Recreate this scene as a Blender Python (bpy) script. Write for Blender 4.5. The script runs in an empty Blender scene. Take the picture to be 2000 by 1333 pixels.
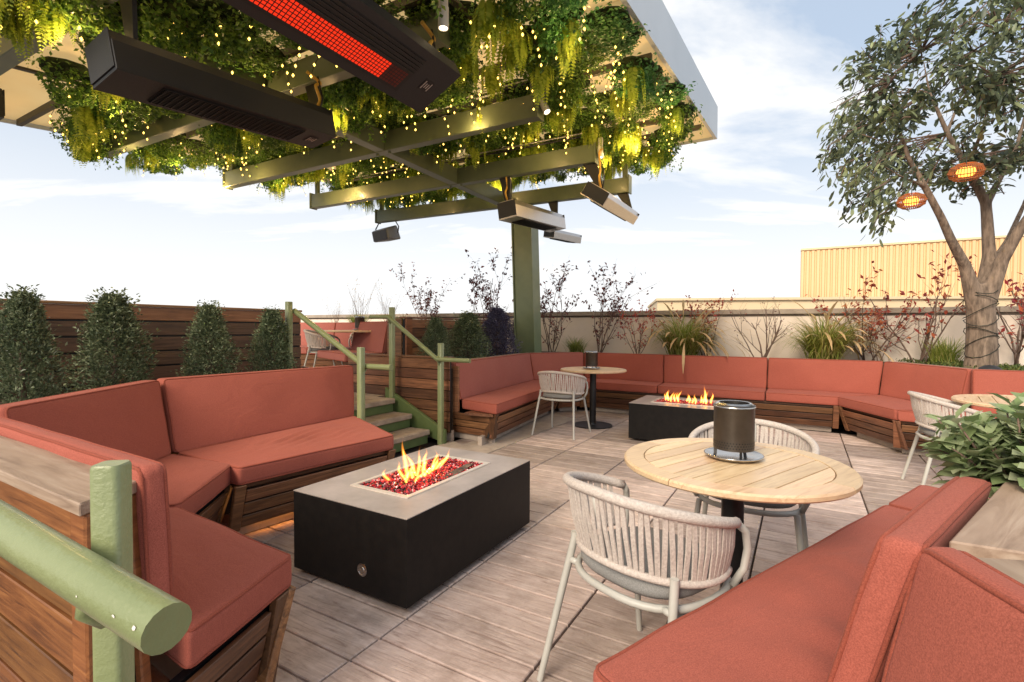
import bpy, bmesh, math, random
import numpy as np
from mathutils import Vector, Matrix, noise as mnoise

random.seed(7)
sc = bpy.context.scene
C = sc.collection
R = math.radians

# ------------------------------------------------------------------ camera
F, PITCH, ROLL, H = 977.2, .0255, .005, 1.248       # focal length in photo pixels, tilt, roll, eye height
CX, CY = 1000.0, 666.5
_c, _s = math.cos(PITCH), math.sin(PITCH)
FW = Vector((0, _c, -_s)); UP0 = Vector((0, _s, _c)); RT0 = Vector((1, 0, 0))
RT = RT0*math.cos(ROLL) + UP0*math.sin(ROLL)
UP = -RT0*math.sin(ROLL) + UP0*math.cos(ROLL)
cam = bpy.data.cameras.new('camera'); cam_o = bpy.data.objects.new('camera', cam); C.objects.link(cam_o)
cam.sensor_width = 36; cam.lens = F*36/2000; cam.clip_start = .02; cam.clip_end = 3000
cam_o.matrix_world = Matrix(((RT.x, UP.x, -FW.x, 0), (RT.y, UP.y, -FW.y, 0), (RT.z, UP.z, -FW.z, H), (0, 0, 0, 1)))
sc.camera = cam_o

def ray(x, y): return FW + RT*((x-CX)/F) + UP*((CY-y)/F)
def P(x, y, z):                      # photo pixel -> point at height z
    d = ray(x, y); return Vector((0, 0, H)) + d*((z-H)/d.z)
def PY(x, y, Y):                     # photo pixel -> point at depth Y
    d = ray(x, y); return Vector((0, 0, H)) + d*(Y/d.y)
def pj(p):
    q = Vector(p) - Vector((0, 0, H)); w = q.dot(FW)
    return CX + F*q.dot(RT)/w, CY - F*q.dot(UP)/w
TH = -.5262                          # paving direction
D1 = Vector((math.cos(TH), math.sin(TH), 0)); D2 = Vector((-math.sin(TH), math.cos(TH), 0)); UZ = Vector((0, 0, 1))

# ------------------------------------------------------------------ world, sun, exposure
SUN_EL, SUN_AZ = 34.0, 215.0         # azimuth clockwise from +Y
w = bpy.data.worlds.new('World'); sc.world = w; w.use_nodes = True
nt = w.node_tree; nt.nodes.clear()
def wn(t, **k):
    n = nt.nodes.new(t)
    for a, b in k.items(): setattr(n, a, b)
    return n
sky = wn('ShaderNodeTexSky', sky_type='NISHITA', sun_disc=False)
sky.sun_elevation = R(SUN_EL); sky.sun_rotation = R(SUN_AZ); sky.air_density = 1.0; sky.dust_density = .7; sky.ozone_density = 1.5
tc = wn('ShaderNodeTexCoord'); sep = wn('ShaderNodeSeparateXYZ'); nt.links.new(tc.outputs['Generated'], sep.inputs[0])
za = wn('ShaderNodeMath', operation='ADD'); za.inputs[1].default_value = .22; nt.links.new(sep.outputs['Z'], za.inputs[0])
zm = wn('ShaderNodeMath', operation='MAXIMUM'); zm.inputs[1].default_value = .05; nt.links.new(za.outputs[0], zm.inputs[0])
dx = wn('ShaderNodeMath', operation='DIVIDE'); dy = wn('ShaderNodeMath', operation='DIVIDE')
nt.links.new(sep.outputs['X'], dx.inputs[0]); nt.links.new(zm.outputs[0], dx.inputs[1])
nt.links.new(sep.outputs['Y'], dy.inputs[0]); nt.links.new(zm.outputs[0], dy.inputs[1])
cmb = wn('ShaderNodeCombineXYZ'); nt.links.new(dx.outputs[0], cmb.inputs[0]); nt.links.new(dy.outputs[0], cmb.inputs[1])
mp = wn('ShaderNodeMapping'); mp.inputs['Scale'].default_value = (.75, 1.7, 1); mp.inputs['Rotation'].default_value = (0, 0, .25); mp.inputs['Location'].default_value = (3.4, 1.2, 0)
nt.links.new(cmb.outputs[0], mp.inputs[0])
cn = wn('ShaderNodeTexNoise'); cn.inputs['Scale'].default_value = 1.15; cn.inputs['Detail'].default_value = 9; cn.inputs['Roughness'].default_value = .58; cn.inputs['Distortion'].default_value = .35
nt.links.new(mp.outputs[0], cn.inputs['Vector'])
cr = wn('ShaderNodeValToRGB'); cr.color_ramp.elements[0].position = .40; cr.color_ramp.elements[1].position = .60
nt.links.new(cn.outputs['Fac'], cr.inputs[0])
hz = wn('ShaderNodeMapRange'); hz.inputs['From Min'].default_value = 0; hz.inputs['From Max'].default_value = .46; hz.inputs['To Min'].default_value = .90; hz.inputs['To Max'].default_value = .10
hz.interpolation_type = 'SMOOTHSTEP'
nt.links.new(sep.outputs['Z'], hz.inputs['Value'])
mx = wn('ShaderNodeMath', operation='MAXIMUM'); nt.links.new(cr.outputs[0], mx.inputs[0]); nt.links.new(hz.outputs[0], mx.inputs[1])
mix = wn('ShaderNodeMix', data_type='RGBA'); nt.links.new(mx.outputs[0], mix.inputs['Factor'])
lift = wn('ShaderNodeMix', data_type='RGBA', blend_type='MIX'); lift.inputs['Factor'].default_value = .7
nt.links.new(sky.outputs[0], lift.inputs['A']); lift.inputs['B'].default_value = (4.9, 6.1, 7.7, 1)
nt.links.new(lift.outputs['Result'], mix.inputs['A']); mix.inputs['B'].default_value = (9.2, 9.1, 8.95, 1)
bg = wn('ShaderNodeBackground'); bg.inputs['Strength'].default_value = .078; nt.links.new(mix.outputs['Result'], bg.inputs['Color'])
wo = wn('ShaderNodeOutputWorld'); nt.links.new(bg.outputs[0], wo.inputs[0])

sl = bpy.data.lights.new('sun', 'SUN'); sl.energy = 2.7; sl.angle = R(28); sl.color = (1, .86, .68)
so = bpy.data.objects.new('sun', sl); C.objects.link(so)
az, el = R(SUN_AZ), R(SUN_EL)
sd = Vector((math.sin(az)*math.cos(el), math.cos(az)*math.cos(el), math.sin(el)))
so.rotation_euler = sd.to_track_quat('Z', 'Y').to_euler(); so.location = (0, 0, 20)
sc.view_settings.view_transform = 'Standard'; sc.view_settings.look = 'None'; sc.view_settings.gamma = 1
sc.view_settings.exposure = .66
sc.view_settings.use_curve_mapping = False
sc.cycles.use_denoising = True
sc.cycles.max_bounces = 6; sc.cycles.diffuse_bounces = 3; sc.cycles.glossy_bounces = 3; sc.cycles.transparent_max_bounces = 6; sc.cycles.volume_bounces = 0
sc.cycles.sample_clamp_indirect = 6

# ------------------------------------------------------------------ object helpers
def tag(o, label=None, cat=None, group=None, kind=None):
    if label: o['label'] = label
    if cat: o['category'] = cat
    if group: o['group'] = group
    if kind: o['kind'] = kind
    return o
def thing(name, label, cat, loc=(0, 0, 0), rz=0, group=None):
    o = bpy.data.objects.new(name, None); C.objects.link(o); o.location = loc; o.rotation_euler = (0, 0, rz)
    o.empty_display_size = .1
    return tag(o, label, cat, group)
def put(name, me, parent=None, M=None):
    o = bpy.data.objects.new(name, me); C.objects.link(o)
    if M is not None: o.matrix_basis = M
    if parent is not None:
        o.parent = parent
    return o
def dup(o, parent=None):
    c = o.copy(); C.objects.link(c); c.parent = parent
    for ch in o.children: dup(ch, c)
    return c

class MB:
    """collects faces; build() makes ONE mesh object"""
    def __init__(s): s.v = []; s.f = []
    def add(s, vs, fs):
        n = len(s.v); s.v += [tuple(v) for v in vs]; s.f += [tuple(i+n for i in f) for f in fs]; return s
    def hexa(s, b, t):
        return s.add(list(b)+list(t), [(3, 2, 1, 0), (4, 5, 6, 7), (0, 1, 5, 4), (1, 2, 6, 5), (2, 3, 7, 6), (3, 0, 4, 7)])
    def box(s, c, d, rz=0):
        x, y, z = d[0]/2, d[1]/2, d[2]/2; ca, sa = math.cos(rz), math.sin(rz)
        q = [(c[0]+ca*a-sa*b, c[1]+sa*a+ca*b) for a, b in ((-x, -y), (x, -y), (x, y), (-x, y))]
        return s.hexa([(a, b, c[2]-z) for a, b in q], [(a, b, c[2]+z) for a, b in q])
    def prism(s, poly, z0, z1):
        n = len(poly)
        vs = [(p[0], p[1], z0) for p in poly] + [(p[0], p[1], z1) for p in poly]
        return s.add(vs, [tuple(range(n-1, -1, -1)), tuple(range(n, 2*n))] + [(i, (i+1) % n, n+(i+1) % n, n+i) for i in range(n)])
    def tube(s, pts, r, n=8, cap=True, closed=False, flat=None):
        pts = [Vector(p) for p in pts]; m = len(pts)
        rr = r if isinstance(r, (list, tuple)) else [r]*m
        vs = []; prev = None
        for i, p in enumerate(pts):
            if closed: t = pts[(i+1) % m]-pts[i-1]
            else: t = pts[min(i+1, m-1)]-pts[max(i-1, 0)]
            if t.length < 1e-9: t = Vector((0, 0, 1))
            t.normalize()
            if prev is None:
                a = Vector((0, 0, 1)) if abs(t.z) < .9 else Vector((1, 0, 0))
                u = t.cross(a).normalized()
            else:
                u = (prev - t*prev.dot(t))
                u = u.normalized() if u.length > 1e-6 else t.orthogonal().normalized()
            prev = u; v = t.cross(u)
            for k in range(n):
                a = 2*math.pi*(k+.5)/n
                vs.append(p + u*(math.cos(a)*rr[i]) + v*(math.sin(a)*rr[i]))
        fs = []
        for i in range(m if closed else m-1):
            j = (i+1) % m
            for k in range(n): fs.append((i*n+k, i*n+(k+1) % n, j*n+(k+1) % n, j*n+k))
        if cap and not closed: fs += [tuple(range(n-1, -1, -1)), tuple(range((m-1)*n, m*n))]
        return s.add(vs, fs)
    def lathe(s, prof, n=32, c=(0, 0, 0), cap=True):
        vs = []; fs = []; m = len(prof)
        for r, z in prof:
            for k in range(n):
                a = 2*math.pi*k/n; vs.append((c[0]+r*math.cos(a), c[1]+r*math.sin(a), c[2]+z))
        for i in range(m-1):
            for k in range(n): fs.append((i*n+k, i*n+(k+1) % n, (i+1)*n+(k+1) % n, (i+1)*n+k))
        if cap: fs += [tuple(range(n-1, -1, -1)), tuple(range((m-1)*n, m*n))]
        return s.add(vs, fs)
    def mesh(s, name, mat, smooth=False, bevel=0, seg=2, ang=None):
        me = bpy.data.meshes.new(name); me.from_pydata(s.v, [], s.f)
        bm = bmesh.new(); bm.from_mesh(me)
        bmesh.ops.recalc_face_normals(bm, faces=bm.faces)
        if bevel:
            es = [e for e in bm.edges if e.is_manifold and e.calc_face_angle(0) > .5]
            bmesh.ops.bevel(bm, geom=es, offset=bevel, segments=seg, profile=.5, affect='EDGES', clamp_overlap=True)
        bm.to_mesh(me); bm.free()
        if isinstance(mat, (list, tuple)):
            for m_ in mat: me.materials.append(m_)
        elif mat: me.materials.append(mat)
        if smooth:
            me.shade_smooth() if hasattr(me, 'shade_smooth') else None
            if ang is not None:
                try: me.set_sharp_from_angle(angle=R(ang))
                except Exception: pass
        return me
    def build(s, name, mat, parent=None, M=None, **k):
        return put(name, s.mesh(name, mat, **k), parent, M)

def loc_of(parent): return Vector(parent.location) if parent is not None else Vector((0, 0, 0))
def relM(parent, M):                 # world matrix -> basis under an unrotated parent Empty
    return Matrix.Translation(-loc_of(parent)) @ M if parent is not None else M
def frame(o, x, zhint=UZ):
    x = Vector(x).normalized(); y = Vector(zhint).cross(x)
    if y.length < 1e-5: y = x.orthogonal()
    y.normalize(); z = x.cross(y)
    return Matrix(((x.x, y.x, z.x, o[0]), (x.y, y.y, z.y, o[1]), (x.z, y.z, z.z, o[2]), (0, 0, 0, 1)))
def solid(name, b, t, mat, parent=None, bevel=.004, xdir=None, **k):
    """a six-sided piece from 4 bottom + 4 top world corners, with its local X along its length"""
    b = [Vector(p) for p in b]; t = [Vector(p) for p in t]
    c = sum(b+t, Vector((0, 0, 0)))/8
    x = Vector(xdir) if xdir is not None else (b[1]-b[0])
    M = frame(c, x); Mi = M.inverted()
    m = MB().hexa([Mi @ p for p in b], [Mi @ p for p in t])
    return m.build(name, mat, parent, relM(parent, M), bevel=bevel, seg=1, **k)
def slab(name, a, b2, nrm, th, z0, z1, mat, parent=None, bevel=.004, lean=0.0, **k):
    """upright board between plan points a,b2, thickness th towards nrm, leaning by 'lean' (bottom moves along nrm)"""
    a = Vector(a); b2 = Vector(b2); nrm = Vector(nrm).normalized()
    def q(p, z, o): return Vector((p[0], p[1], z)) + nrm*(o)
    l0, l1 = (lean, 0) if not isinstance(lean, (tuple, list)) else lean
    bt = [q(a, z0, l0), q(b2, z0, l0), q(b2, z0, l0+th), q(a, z0, l0+th)]
    tp = [q(a, z1, l1), q(b2, z1, l1), q(b2, z1, l1+th), q(a, z1, l1+th)]
    return solid(name, bt, tp, mat, parent, bevel, xdir=b2-a, **k)
def xy(p, z=0): return Vector((p[0], p[1], z))

# ------------------------------------------------------------------ materials
def new_mat(name):
    m = bpy.data.materials.new(name); m.use_nodes = True
    t = m.node_tree; b = t.nodes['Principled BSDF']; return m, t, b
def nd(t, ty, **k):
    n = t.nodes.new(ty)
    for a, v in k.items(): setattr(n, a, v)
    return n
def vecs(t, scale=(1, 1, 1), rnd=True, coord='Object'):
    tc = nd(t, 'ShaderNodeTexCoord'); mp = nd(t, 'ShaderNodeMapping'); mp.inputs['Scale'].default_value = scale
    t.links.new(tc.outputs[coord], mp.inputs[0])
    if rnd:
        oi = nd(t, 'ShaderNodeObjectInfo'); mu = nd(t, 'ShaderNodeMath', operation='MULTIPLY'); mu.inputs[1].default_value = 37.0
        t.links.new(oi.outputs['Random'], mu.inputs[0]); cb = nd(t, 'ShaderNodeCombineXYZ')
        for i in range(3): t.links.new(mu.outputs[0], cb.inputs[i])
        t.links.new(cb.outputs[0], mp.inputs['Location'])
    return mp.outputs[0]
def noise_n(t, v, scale, detail=4, rough=.6, dist=0):
    n = nd(t, 'ShaderNodeTexNoise'); n.inputs['Scale'].default_value = scale; n.inputs['Detail'].default_value = detail
    n.inputs['Roughness'].default_value = rough; n.inputs['Distortion'].default_value = dist
    t.links.new(v, n.inputs['Vector']); return n.outputs['Fac']
def ramp(t, f, stops):
    r = nd(t, 'ShaderNodeValToRGB'); e = r.color_ramp.elements
    while len(e) < len(stops): e.new(.5)
    for i, (p, c) in enumerate(stops): e[i].position = p; e[i].color = (*c, 1) if len(c) == 3 else c
    t.links.new(f, r.inputs[0]); return r.outputs[0]
def mixc(t, f, a, b, mode='MIX'):
    m = nd(t, 'ShaderNodeMix', data_type='RGBA', blend_type=mode)
    for key, val in (('Factor', f), ('A', a), ('B', b)):
        if isinstance(val, (int, float)): m.inputs[key].default_value = val
        elif isinstance(val, tuple): m.inputs[key].default_value = (*val, 1)
        else: t.links.new(val, m.inputs[key])
    return m.outputs['Result']
def vary(t, col, amt, hue=0):
    if not amt: return col
    oi = nd(t, 'ShaderNodeObjectInfo'); mr = nd(t, 'ShaderNodeMapRange'); mr.inputs['To Min'].default_value = 1-amt; mr.inputs['To Max'].default_value = 1+amt
    t.links.new(oi.outputs['Random'], mr.inputs['Value'])
    hs = nd(t, 'ShaderNodeHueSaturation'); t.links.new(mr.outputs[0], hs.inputs['Value']); t.links.new(col, hs.inputs['Color'])
    if hue:
        m2 = nd(t, 'ShaderNodeMapRange'); m2.inputs['To Min'].default_value = .5-hue; m2.inputs['To Max'].default_value = .5+hue
        ml = nd(t, 'ShaderNodeMath', operation='FRACT'); mm = nd(t, 'ShaderNodeMath', operation='MULTIPLY'); mm.inputs[1].default_value = 7.31
        t.links.new(oi.outputs['Random'], mm.inputs[0]); t.links.new(mm.outputs[0], ml.inputs[0]); t.links.new(ml.outputs[0], m2.inputs['Value'])
        t.links.new(m2.outputs[0], hs.inputs['Hue'])
    return hs.outputs[0]
def bump(t, b, h, strength=.3, dist=.01):
    n = nd(t, 'ShaderNodeBump'); n.inputs['Strength'].default_value = strength; n.inputs['Distance'].default_value = dist
    t.links.new(h, n.inputs['Height']); t.links.new(n.outputs[0], b.inputs['Normal'])
def plain(name, c1, c2=None, scale=8, rough=.55, metal=0, bs=0, bscale=40, var=0, hue=0, spec=.5, coat=0, stretch=(1, 1, 1), lo=.35, hi=.65):
    m, t, b = new_mat(name); c2 = c2 or tuple(x*.75 for x in c1)
    v = vecs(t, stretch)
    col = ramp(t, noise_n(t, v, scale, 5, .62), [(lo, c2), (hi, c1)])
    t.links.new(vary(t, col, var, hue), b.inputs['Base Color'])
    b.inputs['Roughness'].default_value = rough; b.inputs['Metallic'].default_value = metal
    b.inputs['Specular IOR Level'].default_value = spec
    if coat: b.inputs['Coat Weight'].default_value = coat; b.inputs['Coat Roughness'].default_value = .15
    if bs: bump(t, b, noise_n(t, v, bscale, 3), bs, .004)
    return m
def wood(name, light, mid, dark, rough=.5, var=.25, gx=1.4, gy=26, bs=.35, hue=.008, knots=True):
    m, t, b = new_mat(name)
    v = vecs(t, (gx, gy, gy)); v2 = vecs(t, (1.1, 5, 5))
    n1 = noise_n(t, v, 2.2, 7, .66, .7); n2 = noise_n(t, v2, 2.6, 3, .5, .4)
    col = ramp(t, n1, [(.30, dark), (.5, mid), (.72, light)])
    col = mixc(t, ramp(t, n2, [(.35, (0, 0, 0)), (.68, (.75, .75, .75))]), col, mixc(t, 1.0, col, dark, 'MULTIPLY') if False else mid)
    st = noise_n(t, vecs(t, (.8, 2.2, 2.2)), 3.1, 4, .6)
    col = mixc(t, ramp(t, st, [(.52, (0, 0, 0)), (.80, (.6, .6, .6))]), col, dark)
    t.links.new(vary(t, col, var, hue), b.inputs['Base Color'])
    rr = nd(t, 'ShaderNodeMapRange'); rr.inputs['To Min'].default_value = rough-.08; rr.inputs['To Max'].default_value = rough+.18
    t.links.new(n1, rr.inputs['Value']); t.links.new(rr.outputs[0], b.inputs['Roughness'])
    bump(t, b, n1, bs, .003)
    return m
def fabric(name, c1, c2, weave=520, bs=.35, var=.05, fade=.6):
    m, t, b = new_mat(name)
    v = vecs(t, (1, 1, 1))
    big = noise_n(t, v, 2.3, 5, .6, .3); fine = noise_n(t, v, weave*.55, 2, .7); mel = noise_n(t, v, 340, 3, .8)
    col = ramp(t, big, [(.3, c2), (.7, c1)])
    col = mixc(t, fade, col, ramp(t, mel, [(.36, tuple(x*.66 for x in c2)), (.66, tuple(min(1, x*1.25) for x in c1))]))
    t.links.new(vary(t, col, var), b.inputs['Base Color'])
    b.inputs['Roughness'].default_value = .95; b.inputs['Specular IOR Level'].default_value = .15
    b.inputs['Sheen Weight'].default_value = .06; b.inputs['Sheen Roughness'].default_value = .5; b.inputs['Sheen Tint'].default_value = (1, .75, .68, 1)
    wv = nd(t, 'ShaderNodeTexWave', wave_type='BANDS', bands_direction='X'); wv.inputs['Scale'].default_value = weave/2
    t.links.new(v, wv.inputs['Vector'])
    cre = noise_n(t, vecs(t, (1.0, 3.2, 1)), 2.6, 4, .55, 1.2)
    a1 = nd(t, 'ShaderNodeMath', operation='MULTIPLY_ADD'); a1.inputs[1].default_value = .10; t.links.new(fine, a1.inputs[0])
    a2 = nd(t, 'ShaderNodeMath', operation='MULTIPLY'); a2.inputs[1].default_value = 1.6; t.links.new(cre, a2.inputs[0]); t.links.new(a2.outputs[0], a1.inputs[2])
    bump(t, b, a1.outputs[0], bs, .012)
    return m
def emit(name, col, s):
    m = bpy.data.materials.new(name); m.use_nodes = True; t = m.node_tree; t.nodes.clear()
    e = nd(t, 'ShaderNodeEmission'); e.inputs[0].default_value = (*col, 1); e.inputs[1].default_value = s
    o = nd(t, 'ShaderNodeOutputMaterial'); t.links.new(e.outputs[0], o.inputs[0]); return m
def leafm(name, c1, c2, c3=None, rough=.5, scale=2.2, trans=.35, var=.15, hue=.01):
    """leaf colour drifts from clump to clump; light passes through"""
    m, t, b = new_mat(name); v = vecs(t, (1, 1, 1))
    f = noise_n(t, v, scale, 3, .7); g = nd(t, 'ShaderNodeNewGeometry')
    rl = nd(t, 'ShaderNodeMath', operation='MULTIPLY_ADD'); rl.inputs[1].default_value = .5
    t.links.new(g.outputs['Random Per Island'], rl.inputs[0])
    sc_ = nd(t, 'ShaderNodeMath', operation='MULTIPLY'); sc_.inputs[1].default_value = .5; t.links.new(f, sc_.inputs[0]); t.links.new(sc_.outputs[0], rl.inputs[2])
    st = [(.22, c2), (.62, c1)] if c3 is None else [(.22, c2), (.5, c1), (.8, c3)]
    col = vary(t, ramp(t, rl.outputs[0], st), var, hue)
    t.links.new(col, b.inputs['Base Color']); b.inputs['Roughness'].default_value = rough
    b.inputs['Specular IOR Level'].default_value = .4
    tr = nd(t, 'ShaderNodeBsdfTranslucent'); t.links.new(col, tr.inputs[0])
    ms = nd(t, 'ShaderNodeMixShader'); ms.inputs[0].default_value = trans
    t.links.new(b.outputs[0], ms.inputs[1]); t.links.new(tr.outputs[0], ms.inputs[2])
    t.links.new(ms.outputs[0], t.nodes['Material Output'].inputs[0]); return m

M = {}
M['deck'] = wood('cladding_wood', (.34, .160, .075), (.17, .074, .034), (.035, .016, .009), .45, .5)
M['deck_fresh'] = wood('oiled_wood', (.34, .150, .045), (.205, .080, .024), (.05, .018, .008), .42, .3)
M['fence'] = wood('fence_wood', (.20, .112, .072), (.115, .064, .042), (.035, .02, .014), .5, .35)
M['fence_top'] = wood('fence_top_wood', (.42, .22, .11), (.27, .13, .06), (.09, .04, .02), .5, .15)
M['cap'] = wood('weathered_cap', (.52, .42, .33), (.36, .26, .19), (.16, .10, .065), .55, .1, gx=1.0, gy=13)
M['teak'] = wood('teak_top', (.80, .62, .42), (.71, .51, .31), (.47, .29, .15), .32, .10, gx=2, gy=30, bs=.1)
M['fab'] = fabric('terracotta_fabric', (.395, .114, .082), (.315, .086, .061))
M['fab_far'] = fabric('faded_fabric', (.40, .142, .115), (.34, .112, .09), bs=.25)
M['pipe'] = fabric('piping_fabric', (.32, .085, .055), (.24, .06, .04), bs=.1)
M['green'] = plain('green_paint', (.235, .27, .125), (.20, .235, .105), 6, .42, bs=.45, bscale=85, coat=.25)
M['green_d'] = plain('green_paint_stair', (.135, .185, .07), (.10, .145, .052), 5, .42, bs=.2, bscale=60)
M['beam'] = plain('beam_paint', (.125, .155, .092), (.10, .128, .075), 4, .42, bs=.12, bscale=80, coat=.1)
M['steel'] = plain('dark_steel', (.045, .045, .047), (.03, .03, .032), 12, .42, .6)
M['char'] = plain('charcoal_casing', (.028, .028, .031), (.018, .018, .02), 300, .5, .1, bs=.2, bscale=300)
M['alu'] = plain('brushed_aluminium', (.62, .58, .54), (.5, .46, .43), 30, .35, .9, stretch=(1, 12, 12))
M['inox'] = plain('stainless', (.55, .52, .49), (.42, .39, .36), 14, .22, 1.0)
M['canister'] = plain('smoked_steel', (.10, .088, .078), (.07, .06, .052), 10, .36, .8)
M['chairmetal'] = plain('chair_frame_paint', (.50, .49, .45), (.44, .43, .39), 10, .42)
M['rope'] = plain('rope_weave', (.64, .575, .52), (.48, .42, .38), 120, .9, bs=.8, bscale=260, spec=.15)
M['seatpad'] = fabric('grey_pad', (.27, .265, .255), (.20, .20, .195), bs=.15)
M['fire_body'] = plain('dark_stone', (.011, .009, .008), (.006, .005, .005), 18, .55, bs=.1, bscale=90, spec=.22)
M['fire_top_lit'] = plain('stone_top_lit', (.42, .36, .33), (.30, .255, .23), 5, .30, bs=.06, bscale=70, spec=.6)  # same stone as the body; sky reflection is put into this paler colour
M['tray'] = plain('burner_tray', (.78, .72, .63), (.68, .6, .52), 6, .3, .35)
M['soil'] = plain('soil_mulch', (.10, .065, .04), (.035, .022, .015), 22, .95, bs=1, bscale=35)
M['conc'] = plain('border_concrete', (.50, .42, .35), (.38, .31, .26), 7, .85, bs=.4, bscale=120)
M['render'] = plain('wall_render', (.86, .75, .64), (.79, .68, .57), 2.2, .9, bs=.35, bscale=160)
M['coping'] = plain('coping_stone', (.42, .35, .28), (.33, .27, .22), 5, .8, bs=.3, bscale=90)
M['coping_d'] = plain('coping_dark', (.11, .08, .06), (.08, .06, .045), 6, .8)
M['ceil'] = plain('canopy_lining', (.78, .66, .44), (.72, .60, .38), 1.5, .75, bs=.05)
def lining():
    m, t, b = new_mat('translucent_lining'); c = ramp(t, noise_n(t, vecs(t), 1.3, 4), [(.3, (.92, .78, .52)), (.7, (.97, .86, .62))])
    t.links.new(c, b.inputs['Base Color']); b.inputs['Roughness'].default_value = .8
    tr = nd(t, 'ShaderNodeBsdfTranslucent'); t.links.new(c, tr.inputs[0]); ms = nd(t, 'ShaderNodeMixShader'); ms.inputs[0].default_value = .55
    t.links.new(b.outputs[0], ms.inputs[1]); t.links.new(tr.outputs[0], ms.inputs[2]); t.links.new(ms.outputs[0], t.nodes['Material Output'].inputs[0]); return m
M['ceil'] = lining()
M['column'] = plain('column_paint_lit', (.20, .255, .15), (.165, .215, .125), 4, .42, bs=.12, bscale=80, coat=.1)  # lighter copy of the beam paint, daylight on the column put into it
M['joist'] = plain('joist_paint', (.10, .09, .06), (.07, .065, .045), 4, .6)
M['fascia'] = plain('fascia_panel', (.62, .68, .72), (.57, .63, .67), 1.2, .38, coat=.2)
M['tread'] = plain('stair_tread_stone', (.46, .36, .28), (.30, .23, .18), 9, .85, bs=.6, bscale=60)
M['black'] = plain('black_plastic', (.012, .012, .013), (.008, .008, .009), 20, .5)
M['white'] = plain('white_paint', (.78, .77, .74), (.72, .7, .67), 6, .4)
M['hose'] = plain('yellow_hose', (.62, .36, .04), (.5, .27, .03), 20, .5)
M['bark'] = plain('bark', (.29, .215, .16), (.11, .08, .06), 13, .95, bs=1.0, bscale=30, stretch=(2.2, 2.2, .5))
M['twig'] = plain('twig', (.20, .13, .10), (.12, .08, .06), 9, .85)
M['wire'] = plain('dark_wire', (.015, .02, .012), None, 9, .6)
M['bldg'] = plain('cladding_sun_tint', (.72, .50, .28), (.68, .46, .25), .3, .6)  # beige cladding; warm sunlight is put into the yellow
M['bldg2'] = plain('parapet_sun_tint', (.70, .56, .36), (.64, .5, .32), .4, .7)  # low roof and trims, sunlit yellow put into the colour likewise
M['city'] = plain('far_ground', (.23, .21, .19), (.14, .14, .13), .02, .9)
M['led'] = emit('led_strip_light', (1, .38, .08), 14)
M['coal'] = emit('heater_glow', (1, .04, .012), .68)
M['coal_d'] = plain('heater_glow_dim', (.16, .022, .014), (.10, .014, .01), 30, .6)
M['bulb'] = emit('fairy_bulb', (1, .60, .10), 4.2)
M['lamp'] = emit('lantern_lamp', (1, .36, .05), 3.2)
M['rattan'] = plain('rattan', (.42, .15, .05), (.26, .085, .03), 30, .7)
# paving: cast concrete with a printed wood grain
def paver_mat():
    m, t, b = new_mat('wood_grain_paver')
    oi = nd(t, 'ShaderNodeObjectInfo')
    v = vecs(t, (1.5, 13, 1)); vb = vecs(t, (1, 1, 1))
    gr = noise_n(t, v, 2.4, 6, .65, 1.6); st = noise_n(t, vb, 5, 6, .7); sp = noise_n(t, vb, 60, 3, .7)
    col = ramp(t, gr, [(.33, (.32, .235, .205)), (.43, (.45, .35, .31)), (.56, (.52, .415, .37)), (.72, (.60, .50, .455))])
    col = mixc(t, ramp(t, st, [(.45, (0, 0, 0)), (.75, (.7, .7, .7))]), col, (.22, .160, .13))
    col = mixc(t, ramp(t, sp, [(.60, (0, 0, 0)), (.80, (.5, .5, .5))]), col, (.20, .14, .11))
    lv = noise_n(t, vecs(t, (1, 1, 1), False), .001, 1)
    t.links.new(vary(t, col, .30, .006), b.inputs['Base Color'])
    b.inputs['Roughness'].default_value = .72; b.inputs['Specular IOR Level'].default_value = .35
    bump(t, b, gr, .8, .005); return m
M['paver'] = paver_mat()

# ------------------------------------------------------------------ ground and paving
g = MB().prism([(-1500, -1500), (1500, -1500), (1500, 1500), (-1500, 1500)], -15.2, -15.0).build('ground', M['city']); tag(g, kind='structure')
g = MB().prism([(-9, -3.2), (10, -3.2), (10, 14), (-9, 14)], -15, -.075).build('roof_slab', M['conc']); tag(g, kind='structure')
G = .62
floor = MB().prism([(-9, -3), (9.5, -3), (9.5, 13), (-9, 13)], -.0745, -.05).build('terrace_floor', M['soil'].copy()); tag(floor, kind='structure')
floor.data.materials[0] = plain('paver_bed', (.11, .085, .07), (.07, .055, .045), 20, .95)
pm = MB(); gap = .0055
for k in range(4):
    y0 = k*G/4 + (gap if k == 0 else .0050); y1 = (k+1)*G/4 - (gap if k == 3 else .0050); x0, x1 = gap, G-gap; c = .0035
    q = lambda i, z: [(x0+i, y0+i, z), (x1-i, y0+i, z), (x1-i, y1-i, z), (x0+i, y1-i, z)]
    pm.add(q(0, -.05)+q(0, -c)+q(c, 0), [(8, 9, 10, 11)] + [(a+o, (a+1) % 4+o, (a+1) % 4+4+o, a+4+o) for o in (0, 4) for a in range(4)])
    if k < 3:
        pm.add([(x0, y1, -.012), (x1, y1, -.012), (x1, y1+.0100, -.012), (x0, y1+.0100, -.012)], [(0, 1, 2, 3)])
paver_me = pm.mesh('paver', M['paver'])
O0 = Vector((-.4485, 2.117, 0)); RZ = Matrix.Rotation(TH, 4, 'Z')
def inside(p, poly):
    r = False; j = len(poly)-1
    for i in range(len(poly)):
        a, b = poly[i], poly[j]
        if (a[1] > p[1]) != (b[1] > p[1]) and p[0] < (b[0]-a[0])*(p[1]-a[1])/(b[1]-a[1])+a[0]: r = not r
        j = i
    return r
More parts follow.
